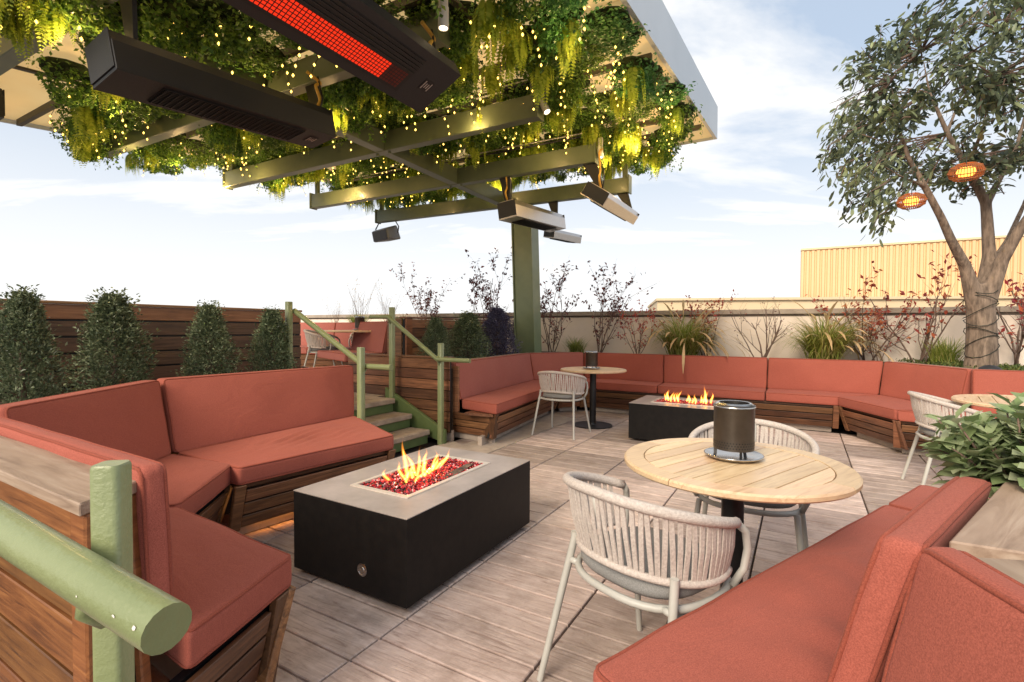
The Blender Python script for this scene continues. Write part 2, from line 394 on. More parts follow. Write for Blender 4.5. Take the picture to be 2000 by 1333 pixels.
terrace = [(-1.9, .3), (2.3, -.2), (4.6, .4), (5.8, 2.6), (5.0, 4.2), (4.4, 5.6), (1.3, 7.9), (.1, 7.0), (-.75, 5.2), (-1.35, 4.4), (-2.1, 3.2)]
for i in range(-9, 12):
    for j in range(-6, 14):
        o = O0 + D1*(G*i) + D2*(G*j); ctr = o + D1*(G/2) + D2*(G/2)
        if not inside(ctr, terrace): continue
        if i < -1 and j >= 5 and False: continue
        put('paver', paver_me, floor, Matrix.Translation(o+Vector((0, 0, random.uniform(-.0012, .0012)))) @ RZ)

# ------------------------------------------------------------------ cushions
def lines_1d(L, r, step):
    a = [0, r*.12, r*.4, r*.75, r]; n = max(2, int((L-2*r)/step))
    b = [r+(L-2*r)*k/n for k in range(1, n)]
    return a + b + [L-x for x in reversed(a)]
def cushion(name, label, b, t, thick_axis, mat=None, puff=.012, r=.022, cat='cushion', group=None, seed=0, step=.05, wr=.006, folds=()):
    """b,t: 4 bottom and 4 top corners; soft slab with rounded edges and welt piping round both faces of thick_axis"""
    b = [Vector(p) for p in b]; t = [Vector(p) for p in t]
    L = ((b[1]-b[0]).length+(b[2]-b[3]).length)/2; W = ((b[3]-b[0]).length+(b[2]-b[1]).length)/2; Hh = ((t[0]-b[0]).length+(t[2]-b[2]).length)/2
    D = (L, W, Hh); c = sum(b+t, Vector((0, 0, 0)))/8; Mx = frame(c, b[1]-b[0]); Mi = Mx.inverted()
    bl = [Mi @ p for p in b]; tl = [Mi @ p for p in t]
    def tri(p):
        u, v, w_ = p[0]/L, p[1]/W, p[2]/Hh
        lo = (bl[0]*(1-u)+bl[1]*u)*(1-v)+(bl[3]*(1-u)+bl[2]*u)*v
        hi = (tl[0]*(1-u)+tl[1]*u)*(1-v)+(tl[3]*(1-u)+tl[2]*u)*v
        return lo*(1-w_)+hi*w_
    rr = min(r, min(D)*.45)
    def warp(p):
        q = Vector([min(max(p[i], rr), D[i]-rr) for i in range(3)]); d = Vector(p)-q
        if d.length > 1e-9: q = q + d.normalized()*rr
        if puff:
            a, b_ = [i for i in range(3) if i != thick_axis]
            e = lambda i: 1-abs(2*p[i]/D[i]-1)**2.6
            s = 1 if p[thick_axis] > D[thick_axis]/2 else -1
            mid = 2*p[thick_axis]/D[thick_axis]-1
            q[thick_axis] += puff*mid*e(a)*e(b_)
            nn = mnoise.noise(Vector((p[0]*3+seed*7.3, p[1]*3, p[2]*3+seed)))
            q[thick_axis] += wr*nn*mid*max(0, e(a)*e(b_))**.5*2
            if s > 0:
                for (fx, fy, fa, wl, am, rx, ry) in folds:
                    ex, ey = p[0]-fx*L, p[1]-fy*W; g_ = ex*math.cos(fa)+ey*math.sin(fa); h_ = -ex*math.sin(fa)+ey*math.cos(fa)
                    q[thick_axis] += am*math.exp(-(g_/rx)**2-(h_/ry)**2)*math.sin(h_*6.283/wl+2.5*mnoise.noise(Vector((g_*3, h_*2, seed))))*max(0, e(a)*e(b_))**.5
        q[0] += wr*.9*mnoise.noise(Vector((p[1]*6, p[2]*6, seed*3.1)))
        q[1] += wr*.9*mnoise.noise(Vector((p[0]*4, p[2]*5, seed*5.7)))
        return q
    gl = [lines_1d(D[i], rr, step if i != thick_axis else max(step, .04)) for i in range(3)]
    vs = []; fs = []; idx = {}
    def vert(p):
        k = tuple(round(x, 5) for x in p)
        if k not in idx: idx[k] = len(vs); vs.append(tuple(tri(warp(p))))
        return idx[k]
    for ax in range(3):
        a, b_ = [i for i in range(3) if i != ax]
        for end in (0, D[ax]):
            for i in range(len(gl[a])-1):
                for j in range(len(gl[b_])-1):
                    f = []
                    for (x, y) in ((i, j), (i+1, j), (i+1, j+1), (i, j+1)):
                        p = [0, 0, 0]; p[ax] = end; p[a] = gl[a][x]; p[b_] = gl[b_][y]; f.append(vert(p))
                    if len(set(f)) > 2: fs.append(tuple(f))
    o = MB().add(vs, fs).build(name, mat or M['fab'], None, Mx, smooth=True)
    tag(o, label, cat, group)
    a, b_ = [i for i in range(3) if i != thick_axis]
    for end in (rr*.25, D[thick_axis]-rr*.25):
        path = []; k = rr*1.1; ins = rr*.28
        cs = [(ins, ins, math.pi), (D[a]-ins, ins, 1.5*math.pi), (D[a]-ins, D[b_]-ins, 0), (ins, D[b_]-ins, .5*math.pi)]
        for n_, (x, y, a0) in enumerate(cs):
            cx, cy = x+(k if x < D[a]/2 else -k), y+(k if y < D[b_]/2 else -k)
            for q in range(4):
                an = a0+q*math.pi/6
                path.append((cx+k*math.cos(an), cy+k*math.sin(an)))
            nx, ny, na = cs[(n_+1) % 4]
            ex, ey = path[-1]; sx, sy = nx+(k if nx < D[a]/2 else -k)+k*math.cos(na), ny+(k if ny < D[b_]/2 else -k)+k*math.sin(na)
            nseg = max(2, int(math.hypot(sx-ex, sy-ey)/.08))
            for q in range(1, nseg): path.append((ex+(sx-ex)*q/nseg, ey+(sy-ey)*q/nseg))
        pts = []
        for (x, y) in path:
            p = [0, 0, 0]; p[thick_axis] = end; p[a] = x; p[b_] = y
            wv = Vector(p); q0 = [min(max(v, 0), D[i]) for i, v in enumerate(p)]
            ww = warp([0 if (i != thick_axis and q0[i] < rr*.5) else q0[i] for i in range(3)])
            wv[0] += wr*.9*mnoise.noise(Vector((p[1]*6, p[2]*6, seed*3.1)))
            wv[1] += wr*.9*mnoise.noise(Vector((p[0]*4, p[2]*5, seed*5.7)))
            pts.append(tri(wv))
        MB().tube(pts, .0052, 6, closed=True).build('piping', M['pipe'], o, smooth=True)
    return o
ZS = .46; CT = .105                   # seat height, cushion thickness
def seat(label, f0, f1, k1, k0, seed=0, zs=ZS, mat=None, group='seat cushions', ct=CT, **kw):
    """f0->f1 front edge, k0->k1 back edge (plan points)"""
    z0, z1 = zs-ct, zs
    pts = [f0, f1, k1, k0]
    return cushion('seat_cushion', label, [xy(p, z0) for p in pts], [xy(p, z1) for p in pts], 2, mat, seed=seed, group=group, **kw)
def back(label, k0, k1, t0, t1, zb, seed=0, zs=ZS, th=.10, mat=None, group='back cushions', lift=.0, **kw):
    """k0->k1 foot of the front face on the seat, t0->t1 top of the front face"""
    d = (Vector(k1)-Vector(k0)).to_3d(); d.z = 0; mid = (Vector(k0)+Vector(k1))/2; mt = (Vector(t0)+Vector(t1))/2
    n = Vector((d.y, -d.x, 0)).normalized()
    if n.dot(xy(mt-mid)) < 0: n = -n
    n = n*kw.pop('flip', 1)
    zb0 = zs - .01 + lift
    fb = [xy(k0, zb0), xy(k1, zb0)]; ft = [xy(t0, zb), xy(t1, zb)]
    B = [fb[0], fb[1], fb[1]+n*th, fb[0]+n*th]; T = [ft[0], ft[1], ft[1]+n*th, ft[0]+n*th]
    return cushion('back_cushion', label, B, T, 1, mat, seed=seed, group=group, **kw)

def clad(parent, a, b, nrm, z0, z1, n, th=.022, gapw=.010, lean=0.0, mat='deck', name='plank', inset=0):
    """n horizontal planks between plan points a,b facing nrm; 'lean' moves the foot of the wall along -nrm"""
    a = Vector(a); b = Vector(b); nr = Vector(nrm).normalized(); hh = (z1-z0)/n
    d = (b-a).normalized(); a = a+d*inset; b = b-d*inset
    for i in range(n):
        za, zb_ = z0+i*hh+gapw/2, z0+(i+1)*hh-gapw/2
        l0 = -lean*(1-(za-z0)/(z1-z0)); l1 = -lean*(1-(zb_-z0)/(z1-z0))
        j = random.uniform(-.0015, .0015)
        slab(name, a, b, nr, th, za, zb_, M[mat], parent, .003, lean=(l0+j, l1+j))
def post(parent, p, d, nrm, wd, th, z0, z1, lean=0, mat='deck', name='corner_post', proud=.004):
    p = Vector(p); d = Vector(d).normalized(); nr = Vector(nrm).normalized()
    slab(name, p-d*(wd/2), p+d*(wd/2), nr, th, z0, z1, M[mat], parent, .004, lean=(-lean+proud, proud))

V2 = lambda x, y: Vector((x, y, 0))
def perp(a, b, toward):
    d = Vector(b)-Vector(a); n = Vector((d.y, -d.x, 0)).normalized()
    return n if n.dot(Vector(toward)-Vector(a)) > 0 else -n

# ------------------------------------------------------------------ LEFT BANQUETTE (three runs round the near fire table)
ZB = .893
tA0, tA1 = P(318, 741, ZB), P(690, 714, ZB)          # long run, back top
kA0, kA1 = P(344, 884, ZS), P(693, 812, ZS)          # long run, seat meets back
fA0, fA1 = P(466, 914, ZS), P(770, 850, ZS)          # long run, seat front
tB1, tB0 = tA0, P(-60, 800, ZB)
fB0 = P(352, 984, ZS); fB1 = P(456, 906, ZS)
tC0, tC1 = P(-60, 792, ZB), P(330, 905, ZB)
fC0, fC1 = P(352, 990, ZS), P(572, 1084, ZS); kC1 = P(366, 1240, ZS)
kC0 = V2(-2.02, 2.06)
kB0 = V2(-2.02, 2.10); kB1 = V2(kA0.x-.01, kA0.y-.02)
tB0 = V2(-2.20, 2.16); tC0 = V2(-2.20, 2.08)
LB = thing('banquette_bench', 'slatted brown wood banquette with weathered cap boards around the near fire table, left side', 'bench', (-1.8, 2.6, 0))
seat('long plain terracotta seat cushion with soft creases beside the near fire table and steps', fA0, fA1, kA1, kA0, 1, wr=.007, step=.02, folds=((.50, .52, .45, .085, .012, .24, .16), (.72, .40, .30, .10, .008, .2, .14), (.30, .60, .7, .12, .004, .15, .15)))
back('long upright terracotta back cushion standing nearest the green-railed steps', kA0, kA1, tA0, tA1, ZB, 2)
seat('small wedge terracotta seat cushion in the bend of the left banquette', fB0, fB1, kB1, kB0, 3)
back('terracotta back cushion in the bend of the left banquette, running out of the left edge', kB0, kB1, tB0, V2(tB1.x-.0, tB1.y-.03), ZB, 4)
seat('terracotta seat cushion nearest the thick green foreground handrail', fC0, fC1, kC1, kC0, 5, wr=.006, step=.022, folds=((.6, .5, .4, .16, .003, .2, .2),))
tC1b = tC1
back('terracotta back cushion seen from behind, right of the foreground handrail post', kC0, V2(kC1.x, kC1.y)+(-D1*.06), tC0, tC1b, ZB, 6, th=.062)
# front cladding: top edge sits under the cushion, the foot is set back
def bench_front(par, f0, f1, toward_back, n=3, ztop=ZS-CT-.004, zbot=.075, lean=.09, inset=.03, e0=.05, e1=.05, mat='deck', posts=(1, 1)):
    nb = perp(f0, f1, toward_back); a = Vector(f0)+nb*inset; b = Vector(f1)+nb*inset; a.z = b.z = 0
    d = (b-a).normalized()
    clad(par, a+d*e0, b-d*e1, -nb, zbot, ztop-.03, n, lean=lean, mat=mat)
    if posts[0]: post(par, a+d*(e0-.036), d, -nb, .062, .03, zbot-.01, ztop, lean, mat)
    if posts[1]: post(par, b-d*(e1-.036), d, -nb, .062, .03, zbot-.01, ztop, lean, mat)
    # dark carcass behind the planks and a plinth
    slab('carcass', a+d*(e0+.01)+nb*.01, b-d*(e1*.4)+nb*.01, nb, .03, zbot, ztop-.035, M['black'], par, 0, lean=(lean, 0))
    slab('seat_board', a+nb*.015+d*.01, b+nb*.015-d*.01, nb, .33, ztop-.03, ztop, M['deck'], par, .003)
    slab('plinth', a+nb*(lean+.06)+d*.05, b+nb*(lean+.06)-d*.05, nb, .05, 0.003, zbot+.02, M['conc'], par, .003)
    return a, b, nb
a, b, nb = bench_front(LB, fA0, fA1, kA0, 3)
dl_ = (b-a).normalized()*.16; slab('led_strip', a+nb*.135+dl_, b+nb*.135-dl_, nb, .02, .090, .098, M['led'], LB, 0)
bench_front(LB, fB0, fB1, kB0, 3, e0=.06, e1=.06)
a, b, nb = bench_front(LB, fC0, fC1, kC0, 3)
dl_ = (b-a).normalized()*.16; slab('led_strip', a+nb*.135+dl_, b+nb*.135-dl_, nb, .02, .090, .098, M['led'], LB, 0)
# near end of run C
e0, e1 = xy(fC1), xy(kC1); ne = perp(e0, e1, V2(1, 1.2)); d = (e1-e0).normalized()
clad(LB, e0+d*.10-ne*.03, e1-d*.02-ne*.03, ne, .075, ZS-CT-.034, 3, lean=.06)
post(LB, e0+d*.055-ne*.03, d, ne, .07, .03, .01, ZS-CT-.004, .06)
slab('carcass', e0+d*.06-ne*.045, e1-ne*.045, -ne, .03, .075, ZS-CT-.04, M['black'], LB, 0, lean=(.06, 0))
# back boards, caps and the outer cladding
def bench_back(par, t0, t1, outward, zb, w=.30, cap='cap', th=.10, boards=2, fr=.012, ext=(0, 0), ang=(0, 0), capz=None, outer=True):
    n = Vector(outward).normalized(); a = xy(t0)+n*(th+fr); b = xy(t1)+n*(th+fr); d = (b-a).normalized()
    a = a-d*ext[0]; b = b+d*ext[1]; cz = capz if capz is not None else zb-.035
    slab('back_board', a, b, n, .02, .30, cz-.032, M['deck'], par, .003)
    for i in range(boards):
        w0, w1 = w*i/boards+.002, w*(i+1)/boards-.002
        bb = [a+n*w0-d*(ang[0]*w0), b+n*w0+d*(ang[1]*w0), b+n*w1+d*(ang[1]*w1), a+n*w1-d*(ang[0]*w1)]
        solid('cap_board', [xy(p, cz-.03) for p in bb], [xy(p, cz) for p in bb], M[cap], par, .003, xdir=d)
    return a, b, n, cz
nA = -D1
bench_back(LB, tA0, tA1, -D1, ZB, .16, boards=1, ext=(0, .02))
bench_back(LB, tB0, V2(tB1.x, tB1.y-.02), V2(-1, -.02), ZB, .16, boards=1)
nC = -D2
oc, ic = P(155, 985, .858), P(275, 937, .858); oc.z = ic.z = 0; cz = .858; n = -D2
cb_ = [ic-D1*1.9, ic, oc, oc-D1*1.9]
solid('cap_board', [xy(p, cz-.03) for p in cb_], [xy(p, cz) for p in cb_], M['cap'], LB, .003, xdir=D1)
slab('back_board', ic-D1*1.9+D2*.0, ic-D1*.03, n, .02, .30, cz-.032, M['deck'], LB, .003)
# cladding of the outer side of run C, with a corner post (left foreground)
ob = oc+D2*.012-D1*.012; oa = ob-D1*1.9; d = D1.copy(); en_ = (ic-oc).normalized(); ex_ = Vector((en_.y, -en_.x, 0)); q = ob.copy()
clad(LB, oa+D2*.024, ob-d*.085+D2*.024, n, .03, cz-.034, 6, th=.020, gapw=.012, mat='deck_fresh')
slab('corner_post', ob-d*.078+D2*.026, ob+D2*.026, n, .026, .0, cz-.032, M['deck_fresh'], LB, .005, lean=(0, 0))
slab('carcass', oa+D2*.03, ob-d*.05+D2*.03, -n, .02, .02, cz-.034, M['black'], LB, 0)
slab('corner_post', q+D2*.03, q+D2*.03+en_*.035, -ex_, .02, .0, cz-.032, M['deck_fresh'], LB, .004, lean=(0, 0))
slab('end_board', q+en_*.128, q+en_*.160, -ex_, .02, .0, cz-.032, M['deck_fresh'], LB, .004, lean=(-.05, 0))
slab('shaded_gap', q+en_*.06, q+en_*.17, -ex_, .006, .02, cz-.04, M['black'], LB, 0, lean=(.022, .022))  # black sheet in place of the shaded gap behind the corner post

# ------------------------------------------------------------------ BACK BANQUETTE (far side)
ZF = .865
T0, T1, T2, T3, T4, T5 = [V2(*p) for p in ((-.635, 5.56), (.28, 7.76), (1.16, 8.07), (4.58, 6.15), (4.52, 4.95), (5.1, 4.45))]
def toward(p, q, r): return xy(p)+(xy(q)-xy(p)).normalized()*r
FB = thing('banquette_bench', 'long slatted brown wood banquette along the far side under the beige wall', 'bench', (2.5, 7.0, 0))
REC = .085
fN0 = P(985, 800, ZS); fN1 = P(1053, 768, ZS); fM0 = P(1167, 750, ZS); fM3 = P(1664, 788, ZS); fE1 = V2(3.62, 4.30)
kN0 = P(897, 784, ZS)
cN = perp(T0, T1, V2(2, 5)); cM2 = perp(T1, T2, V2(2, 5)); cM = perp(T2, T3, V2(1, 5)); cE = perp(T3, T4, V2(1, 5))
def isect(p, d, q, e):
    den = d.x*e.y-d.y*e.x; s = ((q.x-p.x)*e.y-(q.y-p.y)*e.x)/den; return V2(p.x+d.x*s, p.y+d.y*s)
def offs(a, b, n, r): return xy(a)+n*r, (xy(b)-xy(a)).normalized()
def corner(l1, l2): return isect(l1[0], l1[1], l2[0], l2[1])
lN, l2, lM, lE = offs(T0, T1, cN, REC), offs(T1, T2, cM2, REC), offs(T2, T3, cM, REC), offs(T3, T4, cE, REC)
k0 = lN[0]; k1 = corner(lN, l2); k2 = corner(l2, lM); k3 = corner(lM, lE); k4 = xy(T4)+cE*REC
SD = .60
gN, g2, gM, gE = offs(T0, T1, cN, SD), offs(T1, T2, cM2, SD), offs(T2, T3, cM, SD), offs(T3, T4, cE, SD+.12)
f1 = corner(gN, g2); f2 = corner(g2, gM); f3 = corner(gM, gE); f4 = xy(T4)+cE*(SD+.12)+V2(0, -.05)
f0 = xy(T0)+cN*SD+(xy(T1)-xy(T0)).normalized()*(-.20)
back('pinkish terracotta back cushion at the end nearest the steps, below the green shrubs', k0, k1, T0, T1, ZF, 11, mat=M['fab_far'])
back('short terracotta back cushion behind the far round table, in the angle by the green column', k1, k2, T1, T2, ZF, 12, mat=M['fab_far'])
seat('terracotta seat cushion with an angled free end beside the steps, far side', f0, f1, k1, k0, 13)
seat('short terracotta seat cushion in the angle behind the far round table', f1, f2, k2, k1, 14)
# main run: three backs, three seats
px_of = lambda p: pj(p)[0]
def on_line(l, px):                  # point on a plan line that the photo shows in column px
    r = ray(px, 640); return isect(V2(0, 0), V2(r.x, r.y), l[0], l[1])
cuts_t = [T2, on_line((T2, lM[1]), 1297), on_line((T2, lM[1]), 1501), T3]
cuts_k = [k2, on_line(lM, 1297), on_line(lM, 1500), k3]
cuts_f = [f2, on_line(gM, 1285), on_line(gM, 1497), f3]
nm = ['behind the canister on the far table', 'behind the far fire table', 'left of the corner by the tree']
dm = lM[1]
for i in range(3):
    g_ = .004
    back('terracotta back cushion of the far run, '+nm[i], cuts_k[i]+dm*g_, cuts_k[i+1]-dm*g_, cuts_t[i]+dm*g_, cuts_t[i+1]-dm*g_, ZF, 20+i)
    seat('terracotta seat cushion of the far run, '+nm[i], cuts_f[i]+dm*g_, cuts_f[i+1]-dm*g_, cuts_k[i+1]-dm*g_, cuts_k[i]+dm*g_, 30+i)
dE = lE[1]
back('terracotta back cushion facing left on the right-hand run behind the right chair', k3, k4, T3, T4, ZF, 24)
seat('terracotta seat cushion of the right-hand run behind the right chair', f3, f4, k4, k3, 34)
cE2 = perp(T4, T5, V2(1, 2)); k5a = xy(T4)+cE2*.05; k5b = xy(T5)+cE2*.05
back('terracotta back cushion at the right edge behind the cropped round table', xy(T4)+cE2*.10+V2(-.02, -.07), xy(T5)+cE2*.10, xy(T4)+V2(-.02, -.07), T5, ZF+.005, 25)
seat('terracotta seat cushion at the right edge under the cropped round table', f4+V2(0, -.02), f4+(xy(T5)-xy(T4))*.8, xy(T5)+cE2*.1, xy(T4)+cE2*.10+V2(-.02, -.07), 35)
bench_front(FB, f0, f1, k0, 3, lean=.10, e0=.10, posts=(0, 1))
for (p, q, kk) in ((f1, f2, k1), (cuts_f[0], cuts_f[3], k2), (f3, f4, k3), (f4, f4+(xy(T5)-xy(T4))*.8, T5)):
    bench_front(FB, p, q, kk, 3, lean=.10)
# angled free end of the NW run
en = perp(f0, k0, V2(-.2, 4.5)); d = (k0-f0).normalized()
endp = k0+(-cN)*.32
clad(FB, f0+d*.13-en*.03, endp-en*.03, en, .075, ZS-CT-.034, 3, lean=.085)
nbN = perp(f0, f1, k0); dF = (xy(f1)-xy(f0)).normalized(); c_ = xy(f0)+nbN*.024-en*.024
tq = [c_, c_+dF*.095, c_+dF*.095+d*.12, c_+d*.135]; sh_ = nbN*.10-en*.085
solid('corner_post', [xy(p+sh_, .065) for p in tq], [xy(p, ZS-CT-.004) for p in tq], M['deck'], FB, .004, xdir=UZ)
slab('carcass', f0+d*.16-en*.045, endp-en*.045, -en, .03, .075, ZS-CT-.04, M['black'], FB, 0, lean=(.085, 0))
slab('plinth', f0+d*.20-en*.13, endp-en*.13, -en, .05, .003, .10, M['conc'], FB, .003)
# seat end boards beside the back cushion
slab('end_board', k0-cN*.02, k0-cN*.30, en, .025, ZS-CT-.04, ZF-.04, M['deck'], FB, .004)
for (p, q, c_, e_) in ((T0, T1, -cN, (0, 0)), (T1, T2, -cM2, (0, 0)), (T2, T3, -cM, (0, 0)), (T3, T4, -cE, (0, 0)), (T4, T5, -cE2, (0, 0))):
    bench_back(FB, p, q, c_, ZF, .09, boards=1, ext=(.0, .0), capz=ZF-.005, th=.10)
bs = MB().prism([p.to_2d() for p in (f0+D2*.0, V2(-.05, 4.5), V2(.55, 5.72), f1, f0+V2(0, 0))][:4], -.04, .004)
# light concrete border strip in front of the run by the steps
SBp = V2(-.76, 5.34); s0, s1 = xy(f0)+cN*.36, xy(f1)+cN*.30
bd = MB().prism([p.to_2d() for p in (V2(.21, 5.72)-D2*1.3, V2(.21, 5.72)+D2*1.3, f1-cN*.1, f0-cN*.4, SBp+D2*.2, SBp-D2*1.0+D1*.05)], -.04, .0045).build('border_strip', M['conc']); tag(bd, kind='structure')

# ------------------------------------------------------------------ RIGHT FOREGROUND BANQUETTE
RB = thing('banquette_bench', 'weathered wood banquette corner with pale cap boards in the right foreground', 'bench', (1.2, 1.0, 0))
ZR = .885
r0, r1 = P(1150, 1300, ZS), P(1728, 984, ZS); dR = (r1-r0).normalized()
t0_, t1_ = P(1740, 1025, ZR), P(1871, 925, ZR)
nR = perp(r0, r1, V2(1.5, .8))
t0_ = xy(t0_); dT = (xy(t1_)-t0_).normalized(); t1_ = t0_ + dT*((xy(t1_)-t0_).length)
nT = Vector((dT.y, -dT.x, 0))
tE_ = t0_-dT*.075; kR0, kR1 = tE_-nT*.11, t1_-nT*.11
ext = kR1 + dT*.50
seat('large terracotta seat cushion filling the bottom right foreground', r0, r1, r1+nR*.62+dR*.0, V2(.62, .42), 41, wr=.008, step=.025, folds=((.45, .45, 2.0, .17, .0055, .25, .35), (.7, .55, 1.6, .12, .004, .18, .22), (.25, .5, 1.3, .2, .005, .2, .3)))
seat('terracotta seat cushion beyond the large one, mostly hidden by its back cushion', r1+dR*.012, r1+dR*.5-nR*.0, r1+dR*.5+nR*.5, r1+dR*.012+nR*.62, 42)
back('terracotta back cushion seen from above with the sage plant at its end', kR0, kR1, tE_, t1_, ZR, 43, th=.068)
u0, u1 = P(1783, 1053, ZR), P(2000, 1185, ZR)
u0 = xy(u0); u1 = xy(u1); u1 = u0+(u1-u0)*2.2; dU = (u1-u0).normalized(); nU = Vector((-dU.y, dU.x, 0))
u0 = u0+dU*.012
back('big terracotta back cushion at the bottom right corner, facing the camera', u0-nU*.10, u1-nU*.10, u0, u1, ZR, 44, th=.062)
bench_front(RB, r0, r1+dR*.5, V2(1.5, .8), 3)
# pale cap boards between the two backs (planter rim)
apex = t0_+nT*.078
capz = ZR-.012
e_ = t1_+nT*.078+dT*.35; w_ = u1+nU*.075
for i in range(3):
    aa = apex+(dU*.0)+nU*(.10*i)+dT*0; 
fill_ = [t0_+nT*.01, t0_+nT*.3+dT*.3, u1+nU*.1, u0+nU*.02]
fo_ = MB().prism([p.to_2d() for p in fill_], .2, capz-.034).build('carcass', M['deck'], RB, relM(RB, Matrix.Identity(4)))
rim1 = [apex+dT*.03, e_, e_+nT*.155, apex+nT*.155+dT*.10]
solid('cap_board', [xy(p, capz-.03) for p in rim1], [xy(p, capz) for p in rim1], M['cap'], RB, .003, xdir=dT)
rim2 = [apex+nT*.005+dU*.035, w_, w_+nU*.085, apex+nT*.155+dT*.094]
solid('cap_board', [xy(p, capz-.03) for p in rim2], [xy(p, capz-.001) for p in rim2], M['cap'], RB, .003, xdir=dU)
rim3 = [apex+nT*.160+dT*.10, w_+nU*.089, w_+nU*.16, apex+nT*.23+dT*.14]
solid('cap_board', [xy(p, capz-.03) for p in rim3], [xy(p, capz) for p in rim3], M['cap'], RB, .003, xdir=dU)
slab('back_board', t0_+nT*.085+dT*.06, t1_+nT*.085+dT*.3, nT, .02, .02, capz-.035, M['deck'], RB, .003)
slab('back_board', u0+nU*.085+dU*.06, u1+nU*.085, nU, .02, .02, capz-.035, M['deck'], RB, .003)
solp = [apex+nT*.24+dT*.15, e_+nT*.157, e_+nT*.9, w_+nU*.6, w_+nU*.165]
so_ = MB().prism([p.to_2d() for p in solp], .4, capz-.05).build('planter_soil', M['soil']); tag(so_, kind='structure')
# ------------------------------------------------------------------ STAIRS and upper terrace
SB = V2(-.76, 5.34)                  # foot of the right-hand stringer
WST = 1.118; UZP = .45
ST = thing('stairs', 'short flight of stone steps with green risers up to the upper terrace', 'stairs', SB)
run = .25
for i in range(3):
    z = .15*(i+1); o = SB-D1*(.12+run*i)
    dep = run+.03 if i < 2 else .42
    a = o-D2*.03; b = o-D2*(WST-.03)
    q = [a, b, b-D1*dep, a-D1*dep]
    solid('tread', [xy(p, z-.055) for p in q], [xy(p, z) for p in q], M['tread'], ST, .008, xdir=D2)
    r_ = [p-D1*.035 for p in (a, b)]
    slab('riser', r_[0], r_[1], -D1, .012, z-.15+.001, z-.056, M['green_d'], ST, .001)
for side in (0, 1):
    o = SB-D2*(WST*side) + (D2*.01 if side == 0 else -D2*.05)
    b0 = [o+D1*.05, o-D1*.12, o-D1*.12+D2*.04, o+D1*.05+D2*.04]
    lo = [o+D1*.04, o-D1*.82, o-D1*.82+D2*.045, o+D1*.04+D2*.045]
    solid('stringer', [xy(lo[0], .003), xy(lo[1], .26), xy(lo[2], .26), xy(lo[3], .003)], [xy(lo[0], .15), xy(lo[1], .56), xy(lo[2], .56), xy(lo[3], .15)], M['green_d'], ST, .004, xdir=-D1)
plat0 = SB-D1*.93
up = [plat0+D2*5.2, plat0-D2*WST, plat0-D2*WST-D1*.25, plat0-D2*3.5-D1*.25, plat0-D2*3.5-D1*5, plat0+D2*5.2-D1*5]
uf = MB().prism([p.to_2d() for p in up], -.05, UZP-.004).build('upper_terrace', M['tread']); tag(uf, kind='structure')

# handrails: green tube on posts
def handrail(name, label, posts, rail, r=.026, pr=.027, brackets=(), prot=TH):
    o = thing(name, label, 'handrail', xy(posts[0][0], posts[0][1]))
    L = loc_of(o)
    for p, z0, z1 in posts:
        mb = MB(); s = pr
        mb.add(*rsq(xy(p)-L, s, z0-L.z, z1-L.z, rot=prot)); mb.build('post', M['green'], o, smooth=True, ang=40)
    mb = MB(); mb.tube([Vector(p)-L for p in rail], r, 16); mb.build('rail', M['green'], o, smooth=True, ang=50)
    for p, q in brackets:
        p, q = Vector(p), Vector(q); m_ = (p+q)/2; m_.z = min(p.z, q.z)-.03
        pts = []
        for k in range(9):
            t_ = k/8; pts.append(p*(1-t_)**2+m_*2*t_*(1-t_)+q*t_*t_-L)
        MB().tube(pts, r*.32, 8).build('bracket', M['green'], o, smooth=True)
    return o
def rsq(c, s, z0, z1, n=4, k=.45, rot=TH):
    """rounded square tube"""
    ring = []
    for qd in range(4):
        for i in range(n+1):
            a = (qd*90+i*90/n)*math.pi/180
            cx, cy = (s-s*k)*(1 if qd in (0, 3) else -1), (s-s*k)*(1 if qd in (0, 1) else -1)
            x, y = cx+s*k*math.cos(a), cy+s*k*math.sin(a)
            ring.append((c[0]+x*math.cos(rot)-y*math.sin(rot), c[1]+x*math.sin(rot)+y*math.cos(rot)))
    m = len(ring); vs = [(x, y, z0) for x, y in ring]+[(x, y, z1-.004) for x, y in ring]
    vs += [(c[0]+(x-c[0])*.9, c[1]+(y-c[1])*.9, z1) for x, y in ring]
    fs = [tuple(range(m-1, -1, -1)), tuple(range(2*m, 3*m))]
    for o in (0, m): fs += [(o+i, o+(i+1) % m, o+m+(i+1) % m, o+m+i) for i in range(m)]
    return vs, fs
pr0, pr1 = SB, SB-D1*.70
of = -D2*.06
handrail('handrail', 'green painted tube handrail on the right of the steps, against the wood cladding',
         [(pr0, 0, 1.085), (pr1, UZP, 1.48)],
         [xy(pr0+of+D1*.42, .915), xy(pr0+of+D1*.0, .915), xy(pr1+of, 1.37), xy(pr1+of-D1*.28, 1.37)],
         .024, .028, [(xy(pr0, .86), xy(pr0+of, .90)), (xy(pr1, 1.30), xy(pr1+of, 1.35))])
pl0, pl1 = SB-D2*WST, SB-D2*WST-D1*.98
of = D2*.06
handrail('handrail', 'green painted tube handrail on the left of the steps, beside the long back cushion',
         [(pl0, 0, 1.075), (pl1, UZP, 1.495)],
         [xy(pl0+of+D1*.30, .905), xy(pl0+of-D1*.02, .905), xy(pl1+of, 1.41)],
         .026, .028, [(xy(pl0, .85), xy(pl0+of, .885))])
